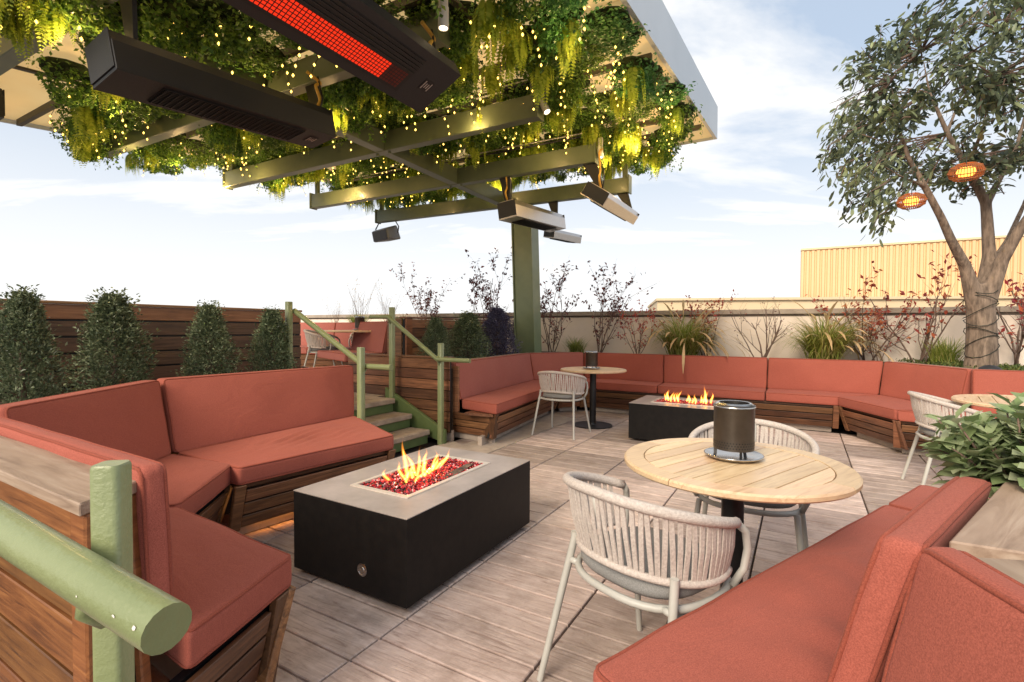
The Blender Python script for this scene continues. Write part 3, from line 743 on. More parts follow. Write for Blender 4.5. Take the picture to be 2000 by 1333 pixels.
# foreground rail
YP = .645; pn = PY(217, 905, YP); pe = PY(327, 1228, .50)
far_ = PY(0, 1027, .665)
rd = (far_-pe).normalized()
hr = handrail('handrail', 'thick chipped green handrail and square post in the left foreground', [(V2(pn.x, pn.y), -.0, pn.z)],
         [pe, pe+rd*.3, pe+rd*.75], .0250, .0178, [], R(8))
L = loc_of(hr)
bp = pe+rd*.155
MB().tube([bp-L+Vector((.0, 0, -.015)), bp-L+Vector((-.004, .0, -.04)), bp-L+Vector((.006, .012, -.056)), bp-L+Vector((.03, .04, -.05)), V2(pn.x, pn.y)-L+Vector((-.01, -.01, bp.z-.05))], .009, 10).build('bracket', M['green'], hr, smooth=True)
M['chip'] = plain('chipped_primer', (.78, .74, .68), (.6, .56, .5), 60, .7)
for (px, py, s) in ((222, 1204, .0020), (262, 1226, .0026), (150, 1165, .0012)):
    d_ = ray(px, py); o3 = Vector((0, 0, H))
    # nearest point of the tube surface along the view ray
    best = None
    for k in range(400):
        q_ = o3+d_*(.40+k*.0006); t_ = max(0, min(.7, (q_-pe).dot(rd))); a_ = pe+rd*t_
        if (q_-a_).length < .0252: best = (q_, a_); break
    if best:
        q_, a_ = best; n_ = (q_-a_).normalized(); x_ = rd; y_ = n_.cross(x_).normalized()
        ring = []
        for k in range(7):
            an = k*2*math.pi/7; rr_ = s*random.uniform(.5, 1.1)
            v_ = q_+x_*(rr_*math.cos(an)*1.4)+y_*(rr_*math.sin(an))
            ax_ = pe+rd*max(0, (v_-pe).dot(rd)); ring.append(ax_+(v_-ax_).normalized()*.0255-L)
        c_ = sum(ring, Vector())/7; ax_ = pe-L+rd*max(0, (c_-(pe-L)).dot(rd)); c_ = ax_+(c_-ax_).normalized()*.0257
        MB().add(ring+[c_], [(k, (k+1) % 7, 7) for k in range(7)]).build('paint_chip', M['chip'], hr)

# wood side wall of the NW planter, along the steps
NP = thing('planter', 'wood-clad planter box beside the steps holding two green and two bluish shrubs', 'planter', (-1.0, 6.4, 0))
wA = endp+en*.0; wB = SB-D1*1.55+D2*.14; wA = SB+D1*.02+D2*.14
dW = (wB-wA).normalized(); nW = -D2
clad(NP, wA, wB, nW, .10, .905, 7, gapw=.009)
slab('carcass', wA, wB, -nW, .02, .10, .90, M['black'], NP, 0)
slab('plinth', wA-nW*.02, wB-nW*.02, -nW, .05, .003, .12, M['conc'], NP, 0)
slab('cap_board', wA+nW*.02, wB+nW*.02, -nW, .10, .907, .93, M['deck'], NP, .003)
# higher wall behind the shrubs
hA, hB = on_line((T0-cN*1.0, (T1-T0).normalized()), 790), on_line((T0-cN*1.0, (T1-T0).normalized()), 962)
hdir = (hB-hA).normalized(); hn = perp(hA, hB, V2(2, 6))
clad(NP, hA+hdir*.14, hB+hdir*.6, hn, .62, 1.365, 6, gapw=.010)
post(NP, hA+hdir*.066, hdir, hn, .13, .03, .6, 1.365, 0, 'deck_fresh')
slab('carcass', hA, hB+hdir*.6, -hn, .03, .6, 1.36, M['black'], NP, 0)
slab('cap_board', hA+hn*.04, hB+hdir*.6+hn*.04, -hn, .12, 1.367, 1.39, M['deck'], NP, .003)
slab('end_board', hA-hn*.03, hA-hn*.25, -hdir, .025, .45, 1.365, M['deck'], NP, .004)
nwsoil = [T0-cN*.24, T1-cN*.24, T2-cM2*.24, T2-cM2*1.4, hB+hdir*.6, hA, wB+D2*.05, wA+D2*.05]
s_ = MB().prism([p.to_2d() for p in nwsoil], .0, .80).build('planter_soil', M['soil']); tag(s_, kind='structure')

# ------------------------------------------------------------------ fence behind the left shrubs
FN = thing('wood_fence', 'dark horizontal-board wood fence behind the conical shrubs on the left', 'fence', (-3, 4.6, 0))
a0 = xy(tA0)-D1*1.28; fa = a0-D2*2.6; fb = a0+D2*2.02
fd = (fb-fa).normalized(); zt = 1.43; hh = .132
for i in range(6):
    z1 = zt-.012-i*hh; z0 = z1-hh+.016
    slab('board', fa, fb, D1, .024, z0, z1, M['fence_top' if i == 0 else 'fence'], FN, .003, lean=(random.uniform(-.004, .004),)*2)
slab('cap_board', fa-D1*.03, fb-D1*.03, D1, .085, zt-.010, zt+.012, M['fence_top'], FN, .003)
for k in range(5): 
    p_ = fa+fd*(.1+1.1*k); slab('fence_post', p_-fd*.04, p_+fd*.04, -D1, .06, .0, zt-.02, M['fence'], FN, 0)
slab('backing', fa, fb, -D1, .004, .3, zt-.03, M['black'], FN, 0, lean=(-.008, -.008))
lsoil = [tB0+V2(-.3, -.4), tA0-D1*.28, tA1-D1*.28+D2*.02, fb+D1*.02, fa+D1*.02]
s_ = MB().prism([p.to_2d() for p in lsoil], .0, .72).build('planter_soil', M['soil']); tag(s_, kind='structure')
slab('planter_end', tA1-D1*.27+D2*.03, fb+D1*.03, D2, .03, .0, .80, M['fence'], FN, .003)

# ------------------------------------------------------------------ beige parapet wall with coping
nB = -cM; w0 = xy(T2)+nB*1.1; dB = (xy(T3)-xy(T2)).normalized()
WL = thing('parapet_wall', 'beige rendered parapet wall with grey stone coping behind the far banquette', 'wall', w0)
pa, pb = w0-dB*8.5, w0+dB*9
slab('wall_face', pa, pb, nB, .25, -.05, 1.455, M['render'], WL, .004)
slab('dark_course', pa-nB*.012, pb-nB*.012, nB, .274, 1.455, 1.485, M['coping_d'], WL, .002)  # dark band directly under the coping stones
n = 14
for k in range(n):
    q0, q1 = pa+(pb-pa)*(k/n), pa+(pb-pa)*((k+1)/n)-dB*.004
    slab('coping_stone', q0-nB*.035, q1-nB*.035, nB, .32, 1.485, 1.562, M['coping'], WL, .006)
bed = [T1-cM2*.22, T2-cM*.22, T3-cM*.22, T3-cE*.22, T4-cE*.22, T5-cE2*.22, T5+V2(4, -2), w0+dB*8.8, w0-dB*1.5]
s_ = MB().prism([p.to_2d() for p in bed], .0, .805).build('planting_bed', M['soil']); tag(s_, kind='structure')

# ------------------------------------------------------------------ metal-clad buildings beyond
def far_building(name, label, px0, px1, y0, y1, Y0, Y1, zb, ribs, mat, cap):
    a_, b_ = PY(px0, y0, Y0), PY(px1, y1, Y1); z_ = (a_.z+b_.z)/2
    o = thing(name, label, 'building', (a_.x, a_.y, zb)); L = loc_of(o)
    d_ = xy(b_-a_).normalized(); nn = Vector((-d_.y, d_.x, 0))
    slab('wall', xy(a_), xy(b_), nn, 9, zb, z_, mat, o, 0)
    if ribs:
        mb = MB(); Ln = xy(b_-a_).length; k = 0.0
        while k < Ln:
            p_ = xy(a_)+d_*k-L; p_.z = 0
            q_ = [p_-nn*.10, p_+d_*ribs*.45-nn*.10, p_+d_*ribs*.62, p_-d_*ribs*.17]
            mb.add([xy(v, 0) for v in q_]+[xy(v, z_-zb-.05) for v in q_], [(4, 5, 6, 7), (0, 1, 5, 4), (1, 2, 6, 5), (3, 0, 4, 7)]); k += ribs
        r_ = mb.build('rib', mat, o); tag(r_, kind='stuff')
    slab('roof_trim', xy(a_)-nn*.14-d_*.06, xy(b_)-nn*.14, nn, 9.2, z_, z_+.12, cap, o, 0)
    return o
far_building('metal_building', 'tall beige corrugated metal building tinted sunlit yellow beyond the wall, behind the tree', 1566, 2150, 486, 458, 34, 27, -15, .30, M['bldg'], M['bldg2'])
far_building('low_building', 'low roof edge tinted sunlit yellow just above the wall coping, left of the corrugated building', 1284, 2150, 594, 575, 26, 22, -15, 0, M['bldg2'], M['bldg2'])

# ------------------------------------------------------------------ upper terrace furniture base
UBn = thing('banquette_bench', 'upper terrace banquette with pink cushions, seen between the two stair rails', 'bench', (-2.5, 8.5, UZP))
Yb = 8.9
ub0, ub1 = PY(560, 640, 9.4), PY(752, 640, 8.3); ub0.z = ub1.z = 0
du = (ub1-ub0).normalized(); nu = perp(ub0, ub1, V2(-2, 3))
ub0 = ub0-du*1.2
zsu, zbu = UZP+ZS, UZP+.885
mid1 = on_line((ub0, du), 655); mid0 = ub0+du*.0
for (p_, q_, s_, l_) in ((mid0, mid1, 51, 'on the upper terrace, left'), (mid1+du*.01, ub1, 52, 'on the upper terrace, behind the table')):
    back('pink terracotta back cushion '+l_, p_+nu*.08, q_+nu*.08, p_, q_, zbu, s_, zs=zsu, mat=M['fab_far'], step=.12)
    seat('pink terracotta seat cushion '+l_, p_+nu*.62, q_+nu*.62, q_+nu*.08, p_+nu*.08, s_+5, zs=zsu, mat=M['fab_far'], step=.12)
clad(UBn, ub0+nu*.58, ub1+nu*.58, nu, UZP+.08, zsu-CT-.01, 3, lean=.06)
slab('back_board', ub0-nu*.12, ub1-nu*.12, -nu, .03, UZP, zbu-.03, M['deck'], UBn, 0)
slab('led_strip', ub0+nu*.46, ub1+nu*.46, nu, .02, UZP+.05, UZP+.06, M['led'], UBn, 0)
# short return with a visible cushion end near the right-hand rail
v0 = PY(757, 640, 6.75); v0.z = 0; v1 = xy(ub1)+nu*.66
dv = (v1-v0).normalized(); nv = perp(v0, v1, V2(-3, 7))
back('pink terracotta back cushion seen end-on beside the right stair rail, upper terrace', v0+nv*.08, v1+nv*.08, v0, v1, zbu, 57, zs=zsu, mat=M['fab_far'], step=.12)
seat('pink terracotta seat cushion seen end-on beside the right stair rail, upper terrace', v0+nv*.58, v1+nv*.58, v1+nv*.08, v0+nv*.08, 58, zs=zsu, mat=M['fab_far'], step=.12)
clad(UBn, v0-nv*.10, v0+nv*.52, -dv, UZP+.08, zsu-CT-.01, 3, lean=.03)
slab('end_board', v0-nv*.11, v0-nv*.20, -dv, .025, UZP, zbu-.02, M['deck'], UBn, .003)
slab('plinth', v0-nv*.08+dv*.06, v0+nv*.48+dv*.06, dv, .05, UZP, UZP+.09, M['conc'], UBn, 0)
us = MB().prism([p.to_2d() for p in (ub0-nu*.16, ub1-nu*.16, ub1-nu*1.2, ub0-nu*1.2)], UZP, 1.22).build('planting_bed', M['soil']); tag(us, kind='structure')
# ------------------------------------------------------------------ FIRE TABLES
def bead_mat():
    m, t, b = new_mat('red_fire_glass'); g_ = nd(t, 'ShaderNodeNewGeometry')
    col = ramp(t, g_.outputs['Random Per Island'], [(0, (.02, .004, .006)), (.3, (.16, .006, .012)), (.6, (.50, .012, .016)), (.9, (.70, .05, .05)), (1, (.8, .5, .48))])
    t.links.new(col, b.inputs['Base Color']); b.inputs['Roughness'].default_value = .12; b.inputs['Coat Weight'].default_value = .6
    return m
M['beads'] = bead_mat()
def vol_mat(name, col, s):
    m = bpy.data.materials.new(name); m.use_nodes = True; t = m.node_tree; t.nodes.clear()
    e = nd(t, 'ShaderNodeEmission'); e.inputs[0].default_value = (*col, 1); e.inputs[1].default_value = s
    o = nd(t, 'ShaderNodeOutputMaterial'); t.links.new(e.outputs[0], o.inputs['Volume']); return m
M['flame_o'] = vol_mat('flame_outer', (1, .27, .02), 42); M['flame_y'] = vol_mat('flame_inner', (1, .55, .12), 95)
def fire_table(label, corner_near, rz, wx, wy, ht, tray, flames, seed, emblem=True):
    """local frame: near corner at the origin, -X along the short side, +Y along the long side"""
    rnd = random.Random(seed)
    o = thing('fire_table', label, 'fire table', corner_near, rz)
    MB().hexa([(-wx, 0, .03), (0, 0, .03), (0, wy, .03), (-wx, wy, .03)], [(-wx, 0, ht-.004), (0, 0, ht-.004), (0, wy, ht-.004), (-wx, wy, ht-.004)]).build('body', M['fire_body'], o, bevel=.003, seg=1)
    x0, x1, y0, y1 = -wx+tray[0], -tray[1], tray[2], wy-tray[3]
    mb = MB()
    for (a, b, c, d) in ((-wx, x0, 0, wy), (x1, 0, 0, wy), (x0, x1, 0, y0), (x0, x1, y1, wy)):
        mb.add([(a, c, ht), (b, c, ht), (b, d, ht), (a, d, ht)], [(0, 1, 2, 3)])
    mb.add([(-wx, 0, ht), (0, 0, ht), (0, wy, ht), (-wx, wy, ht), (-wx, 0, ht-.0035), (0, 0, ht-.0035), (0, wy, ht-.0035), (-wx, wy, ht-.0035)], [(0, 1, 5, 4), (1, 2, 6, 5), (2, 3, 7, 6), (3, 0, 4, 7)])
    mb.build('table_top', M['fire_top_lit'], o)
    MB().box((-wx/2, wy/2, .0165), (wx-.16, wy-.22, .027)).build('plinth', M['black'], o)
    mb = MB(); rw = .022; zt_ = ht+.006
    for (a, b, c, d) in ((x0-.004, x0+rw, y0-.004, y1+.004), (x1-rw, x1+.004, y0-.004, y1+.004), (x0+rw, x1-rw, y0-.004, y0+rw), (x0+rw, x1-rw, y1-rw, y1+.004)):
        mb.hexa([(a, c, ht-.02), (b, c, ht-.02), (b, d, ht-.02), (a, d, ht-.02)], [(a, c, zt_), (b, c, zt_), (b, d, zt_), (a, d, zt_)])
    tr = mb.build('burner_tray', M['tray'], o)
    MB().add([(x0, y0, ht-.012), (x1, y0, ht-.012), (x1, y1, ht-.012), (x0, y1, ht-.012)], [(0, 1, 2, 3)]).build('tray_floor', M['black'], tr)
    mb = MB()
    n_ = int((x1-x0-2*rw)*(y1-y0-2*rw)*9500)
    for k in range(n_):
        c = Vector((rnd.uniform(x0+rw+.004, x1-rw-.004), rnd.uniform(y0+rw+.004, y1-rw-.004), ht-.010+rnd.uniform(0, .012))); s = rnd.uniform(.006, .0115)
        rot = Matrix.Rotation(rnd.uniform(0, 6.28), 3, Vector((rnd.uniform(-1, 1), rnd.uniform(-1, 1), 1)).normalized())
        vs = [c+rot @ Vector(v)*s*rnd.uniform(.7, 1.15) for v in ((1, 0, 0), (-1, 0, 0), (0, 1, 0), (0, -1, 0), (0, 0, 1), (0, 0, -1))]
        mb.add(vs, [(0, 2, 4), (2, 1, 4), (1, 3, 4), (3, 0, 4), (2, 0, 5), (1, 2, 5), (3, 1, 5), (0, 3, 5)])
    bd_ = mb.build('fire_glass', M['beads'], o); tag(bd_, kind='stuff')
    # flame tongues: flattened, twisting sheets with thickness
    for (fx, fy, h_, w_, lx, ly) in flames:
        pts = []; rad = []; m_ = 12
        ph = rnd.uniform(0, 6)
        bx_, by_ = x0+(x1-x0)*fx, y0+(y1-y0)*fy
        for k in range(m_):
            t_ = k/(m_-1); h_ = h_*1.0
            pts.append((bx_+lx*t_*h_+.020*math.sin(ph+t_*6.2)*t_, by_+ly*t_*h_+.022*math.cos(ph*1.3+t_*5.1)*t_, ht+.002+t_*h_))
            rad.append(.85*w_*(math.sin(math.pi*min(1, .16+t_*.9))**.9)*(1-t_*.62)+.0008)
        MB().tube(pts, rad, 10).build('flame', M['flame_o'], o, smooth=True)
        MB().tube([(x_*1, y_, z_) for x_, y_, z_ in pts[:9]], [q*.5 for q in rad[:8]]+[.0006], 8).build('flame_core', M['flame_y'], o, smooth=True)
    if emblem:
        mb = MB(); ex = -wx*.35
        mb.lathe([(.0, 0), (.030, 0), (.030, .004), (.024, .005), (.023, .003), (.014, .003), (.012, .006), (.0, .006)], 24)
        e_ = mb.build('valve_key_plate', M['inox'], o, Matrix.Translation((ex, -.001, ht*.33)) @ Matrix.Rotation(R(90), 4, 'X'), smooth=True, ang=35)
    return o
fr = random.Random(3)
fl = [(.42, .34, .20, .022, -.45, .30), (.50, .40, .15, .020, -.2, .5), (.45, .30, .11, .018, -.5, -.3), (.55, .25, .10, .020, .3, -.2), (.55, .50, .12, .022, .4, .6),
      (.40, .55, .13, .018, -.3, .3), (.50, .62, .10, .020, .5, .7), (.60, .42, .08, .017, .6, -.2), (.30, .22, .07, .016, -.5, -.5), (.45, .72, .09, .016, .1, 1.2),
      (.62, .30, .07, .015, .8, .2), (.52, .46, .10, .022, -.1, .2), (.44, .42, .16, .020, -.2, -.3), (.50, .58, .07, .02, .2, .2), (.48, .36, .08, .026, 0, 0), (.38, .66, .11, .014, .1, .3)]
ft = fire_table('dark stone fire table with red fire glass in the middle of the near lounge', xy((-.4494, 2.1313)), TH, .755, 1.13, .4244, (.195, .175, .20, .20), fl, 5)
MB().hexa([(-.26, .56, .418), (-.20, .58, .418), (-.24, .84, .424), (-.26, .83, .424)], [(-.26, .56, .426), (-.20, .58, .424), (-.225, .84, .440), (-.27, .83, .436)]).build('charred_log', plain('charred_wood', (.22, .15, .11), (.03, .025, .022), 14, .8, bs=.8, bscale=40), ft, bevel=.002)
q2 = P(1228, 787, .424); q2a = xy(q2)
fl2 = [(.3+fr.random()*.4, .12+.06*k+fr.random()*.05, fr.uniform(.07, .15), .022, fr.uniform(-.4, .4), fr.uniform(-.3, .4)) for k in range(12)] + [(.5, .72, .22, .026, 0, .15), (.45, .76, .16, .022, .2, .1), (.5, .2, .14, .024, .1, .1), (.5, .3, .12, .024, .1, .1)]
f2o = fire_table('dark fire table with tall flames in front of the far banquette', q2a, TH-R(90), .755, 1.13, .424, (.20, .18, .20, .20), fl2, 9, False)

# ------------------------------------------------------------------ ROUND TABLES
def round_table(label, c, r, z0=0, zt=.73, rz=R(37), base=True, n=9, group='round tables'):
    o = thing('round_table', label, 'table', (c[0], c[1], z0), rz, group)
    th = .026; rim = .078; ri = r-rim; h = zt
    for k in range(4):
        a0, a1 = k*math.pi/2+.004, (k+1)*math.pi/2-.004; vs = []; fs = []; m_ = 18
        prof = [(ri, h-th), (r-.006, h-th), (r, h-th+.006), (r, h-.007), (r-.007, h), (ri+.002, h), (ri, h-.002)]
        for i in range(m_+1):
            a = a0+(a1-a0)*i/m_
            for (q, z) in prof: vs.append((q*math.cos(a), q*math.sin(a), z))
        pn_ = len(prof)
        for i in range(m_):
            for j in range(pn_): fs.append((i*pn_+j, i*pn_+(j+1) % pn_, (i+1)*pn_+(j+1) % pn_, (i+1)*pn_+j))
        fs += [tuple(range(pn_-1, -1, -1)), tuple(range(m_*pn_, (m_+1)*pn_))]
        MB().add(vs, fs).build('rim_segment', M['teak'], o, smooth=True, ang=40)
    rs = ri-.0035; wdt = 2*rs/n
    for k in range(n):
        y0 = -rs+k*wdt+.0026; y1 = y0+wdt-.0052; poly = []
        m_ = 6
        for i in range(m_+1):
            y = y0+(y1-y0)*i/m_; poly.append((math.sqrt(max(0, rs*rs-y*y)), y))
        for i in range(m_, -1, -1):
            y = y0+(y1-y0)*i/m_; poly.append((-math.sqrt(max(0, rs*rs-y*y)), y))
        MB().prism(poly, h-th+.003, h-.0012).build('slat', M['teak'], o, bevel=.0012, seg=1)
    MB().lathe([(r*.62, h-th-.006), (r*.62, h-th+.002)], 24).build('support_plate', M['steel'], o, smooth=True, ang=40)
    MB().lathe([(.042, .02), (.042, h-th-.006)], 20).build('column', M['steel'], o, smooth=True, ang=40)
    MB().lathe([(.25, .002), (.25, .010), (.245, .014), (.05, .020), (.044, .035)], 36).build('base_plate', M['steel'], o, smooth=True, ang=30)
    return o
TC = V2(.876, 1.962)
round_table('round slatted teak table with a steel canister burner, right foreground', TC, .420)
TF = V2(1.045, 6.42)
round_table('small round teak table on a black pedestal in the far corner', TF, .42, rz=R(10))
TR = V2(3.80, 3.62)
round_table('round teak table cropped by the right edge, behind the leafy plant', TR, .46, rz=R(50))
tu = P(703, 742, UZP); TU = V2(tu.x, tu.y)
round_table('round teak table on the upper terrace behind the stair rails', TU, .62, UZP, zt=.755, rz=R(20))

def canister(label, c, z, s=1.0, rz=0):
    o = thing('tabletop_burner', label, 'burner', (c[0], c[1], z), rz, 'tabletop burners')
    r = .0765*s
    MB().lathe([(0, .002), (.085*s, .002), (.110*s, .014*s), (.112*s, .018*s), (.108*s, .020*s), (.08*s, .011*s), (0, .011*s)], 40, cap=False).build('saucer', M['inox'], o, smooth=True)
    MB().lathe([(r, .040*s), (r, .205*s), (r*1.045, .210*s), (r*1.03, .216*s), (r*.80, .224*s), (r*.76, .222*s), (r*.76, .05*s), (0, .05*s)], 40, cap=False).build('drum', M['canister'], o, smooth=True, ang=40)
    MB().lathe([(r*1.05, .209*s), (r*1.05, .213*s), (r*.82, .2255*s), (r*.74, .2245*s), (r*.74, .20*s)], 40, cap=False).build('lip', M['inox'], o, smooth=True, ang=60)
    for k in range(3):
        a = k*2.094+.5; MB().box((r*.9*math.cos(a), r*.9*math.sin(a), .0265*s), (.012*s, .006*s, .031*s), a).build('foot', M['steel'], o)
    mb = MB()
    for row in range(3):
        for k in range(44):
            a = (k+.5*(row % 2))*2*math.pi/44; z_ = (.052+.010*row)*s; cr_, sr_ = math.cos(a), math.sin(a); h_ = .0032*s
            p0 = Vector(((r+.0006)*cr_, (r+.0006)*sr_, z_)); tx_ = Vector((-sr_, cr_, 0))
            mb.add([p0+tx_*h_*math.cos(q*math.pi/3)+UZ*h_*math.sin(q*math.pi/3) for q in range(6)], [(0, 1, 2, 3, 4, 5)])
    h_ = mb.build('air_hole', M['black'], o); tag(h_, kind='stuff')
    return o
canister('smoked steel tabletop burner on a bright saucer on the foreground table', TC+V2(.020, .045), .7295)
canister('brassy tabletop burner on the small far table', TF+V2(-.02, 0), .7295, 1.02)
canister('tabletop burner on the upper terrace table', TU, UZP+.7545, .95)

# ------------------------------------------------------------------ ROPE CHAIRS (front = +Y)
def make_chair():
    o = thing('rope_chair', 'x', 'chair', (0, 0, 0), 0, 'woven rope chairs')
    def up(ph, a=.285, b=.265): 
        f = abs(ph)/R(122); return Vector((a*math.sin(ph)*(1-.04*f), -b*math.cos(ph)-.015, .752-.115*f**1.6))
    def lo(ph): 
        f = abs(ph)/R(122); return Vector((.250*math.sin(ph), -.232*math.cos(ph)+.0, .512+.012*math.cos(ph*2)-.005*f))
    n = 40
    U = [up(R(-122)+R(244)*i/n) for i in range(n+1)]
    def tail(s):
        e = up(R(122)*s); return [e, Vector((.246*s, .158, .605)), Vector((.250*s, .165, .55)), Vector((.244*s, .155, .485)), Vector((.225*s, .120, .432))]
    MB().tube(U, .0165, 10).build('top_rail', M['rope'], o, smooth=True)
    MB().tube(list(reversed(tail(-1)))+[U[0]] if False else tail(-1), .0125, 8).build('arm_end', M['chairmetal'], o, smooth=True)
    MB().tube(tail(1), .0125, 8).build('arm_end', M['chairmetal'], o, smooth=True)
    MB().tube([lo(R(-112)+R(224)*i/n) for i in range(n+1)], .0125, 8).build('lower_rail', M['rope'], o, smooth=True)
    ns = 46
    for i in range(ns):
        ph = R(-112)+R(224)*(i+.5)/ns; j = ((i % 3)-1)*R(.9); a_, b_ = up(ph+j*1.0), lo(ph-j)
        w_ = .0082; th = .0022; mid_ = (a_+b_)/2+Vector((math.sin(ph), -math.cos(ph), 0))*.006
        tx_ = Vector((math.cos(ph), math.sin(ph), 0)); nn = Vector((math.sin(ph), -math.cos(ph), 0))
        mb = MB(); ring = [a_, mid_, b_]; vs = []
        for p_ in ring: vs += [p_-tx_*w_-nn*th, p_+tx_*w_-nn*th, p_+tx_*w_*.8+nn*th, p_-tx_*w_*.8+nn*th]
        fs = [(k*4+q_, k*4+(q_+1) % 4, k*4+4+(q_+1) % 4, k*4+4+q_) for k in range(2) for q_ in range(4)]
        mb.add(vs, fs).build('strap', M['rope'], o, smooth=False)
    m_ = 36; sr_ = [(.232*math.copysign(abs(math.cos(a))**.8, math.cos(a)), .222*math.copysign(abs(math.sin(a))**.8, math.sin(a))+.0, .428) for a in [2*math.pi*k/m_ for k in range(m_)]]
    MB().tube(sr_, .0125, 8, closed=True).build('seat_ring', M['chairmetal'], o, smooth=True)
    for s in (-1, 1):
        top = lo(R(52)*s)+Vector((.012*s, -.012, .0)); ft_ = Vector((.262*s, -.268, .004))
        MB().tube([top+Vector((0, 0, .02)), top, top.lerp(ft_, .5), ft_], [.0135, .0135, .0130, .0115], 10).build('leg', M['chairmetal'], o, smooth=True, ang=60)
        j0 = top.lerp(ft_, (top.z-.43)/(top.z)); MB().tube([j0, Vector((.175*s, -.165, .428))], .0115, 8).build('leg_stub', M['chairmetal'], o, smooth=True)
        f0_ = Vector((.205*s, .165, .428)); f1_ = Vector((.255*s, .258, .004))
        MB().tube([f0_, f0_.lerp(f1_, .5), f1_], [.0135, .0125, .0115], 10).build('leg', M['chairmetal'], o, smooth=True, ang=60)
    MB().tube([lo(0)+Vector((0, .01, 0)), (lo(0)+up(0))/2+Vector((0, .012, 0)), up(0)+Vector((0, .006, -.01))], .009, 8).build('back_post', M['chairmetal'], o, smooth=True)
    vs = []; fs = []; prof = [(.0, .440), (.7, .440), (.93, .444), (.99, .458), (1.0, .472), (.97, .486), (.86, .496), (.6, .503), (.3, .506), (0, .507)]
    for (q, z) in prof:
        for k in range(m_):
            a = 2*math.pi*k/m_; vs.append((q*.218*math.copysign(abs(math.cos(a))**.72, math.cos(a)), q*.210*math.copysign(abs(math.sin(a))**.72, math.sin(a)), z))
    for i in range(len(prof)-1):
        for k in range(m_): fs.append((i*m_+k, i*m_+(k+1) % m_, (i+1)*m_+(k+1) % m_, (i+1)*m_+k))
    MB().add(vs, fs).build('seat_pad', M['seatpad'], o, smooth=True)
    return o
chair0 = make_chair(); first = [True]
def chair(label, x, y, face, z=0):
    o = chair0 if first[0] else dup(chair0); first[0] = False
    o.location = (x, y, z); o.rotation_euler = (0, 0, R(face-90)); o['label'] = label; return o
chair('woven rope chair with its back to the camera, nearest, beside the foreground table', .475, 1.685, 36)
chair('woven rope chair behind the foreground table, partly hidden by the burner', 1.17, 2.44, -120)
chair('woven rope chair at the small far table, below the pink cushions', .60, 5.91, 60)
chair('woven rope chair with its back to the left, by the right-hand banquette', 3.39, 3.80, -27)
cu = P(628, 712, UZP)
chair('woven rope chair on the left of the upper terrace table', TU.x-.52, TU.y-.05, 5, UZP)
chair('woven rope chair behind the upper terrace table', TU.x-.10, TU.y+.75, -95, UZP)
chair('woven rope chair at the right end of the upper terrace table', TU.x+.50, TU.y+.40, -150, UZP)

# striped slatted wicker side of a lantern by the left stair post on the upper terrace
ln_ = thing('slatted_lantern', 'red slatted floor lantern beside the upper left stair post', 'lantern', xy(P(590, 712, UZP), UZP))
for k in range(16):
    a = k*math.pi/8
    MB().tube([(.10*math.cos(a), .10*math.sin(a), 0), (.13*math.cos(a), .13*math.sin(a), .14), (.09*math.cos(a), .09*math.sin(a), .34)], .008, 5).build('slat', M['rattan'], ln_)
MB().lathe([(.10, .0), (.10, .015)], 20).build('base', M['rattan'], ln_)
MB().lathe([(.085, .33), (.095, .345)], 20).build('top_ring', M['rattan'], ln_)
# ------------------------------------------------------------------ CANOPY
ZBM = 3.2; BD = .215; BW = .11
def vv(p): return p[0]*D2.x+p[1]*D2.y
def uu(p): return -(p[0]*D1.x+p[1]*D1.y)
def UVp(u, v, z): q = -D1*u+D2*v; return Vector((q.x, q.y, z))
RS = .10
def zroof(v): return 3.46+RS*(v-2.6)
def on_roof(px, py):
    d = ray(px, py); o = Vector((0, 0, H)); dz = d.z-RS*(d.x*D2.x+d.y*D2.y); t_ = (zroof(0)-H)/dz; return o+d*t_
rc = on_roof(1396, 272); lc = on_roof(175, 270)
u_r, v_f, u_l, v_n = uu(rc), vv(rc), uu(lc), .35
CN = thing('canopy', 'large flat canopy with grey-white fascia and warm cream lining overhead', 'canopy', (UVp((u_l+u_r)/2, v_f, 0)))
def roof_piece(name, u0, u1, v0, v1, dz0, dz1, mat, par=CN, bevel=0):
    b = [UVp(u, v, zroof(v)+dz0) for u, v in ((u0, v0), (u1, v0), (u1, v1), (u0, v1))]
    t_ = [UVp(u, v, zroof(v)+dz1) for u, v in ((u0, v0), (u1, v0), (u1, v1), (u0, v1))]
    return solid(name, b, t_, mat, par, bevel, xdir=-D1)
npan = 7; pv = (v_f-v_n)/npan
for k in range(npan):
    roof_piece('lining_panel', u_r+.02, u_l-.02, v_n+pv*k+.004, v_n+pv*(k+1)-.004, .035, .06, M['ceil'])
roof_piece('fascia_board', u_r-.03, u_r+.008, v_n, v_f+.03, .0, .46, M['fascia'])
roof_piece('fascia_board', u_l-.008, u_l+.03, v_n, v_f+.03, .0, .46, M['fascia'])
roof_piece('fascia_board', u_r+.009, u_l-.009, v_f+.002, v_f+.03, .0, .46, M['fascia'])
k = v_n+.4; 
while k < v_f-.2:
    roof_piece('joist', u_r+.06, u_l-.06, k, k+.045, -.03, .034, M['joist']); k += .62
for u in (u_r+.9, u_r+2.6, u_r+4.3, u_r+6.0):
    if u < u_l-.2: roof_piece('purlin', u, u+.05, v_n+.05, v_f-.05, -.05, -.031, M['joist'])
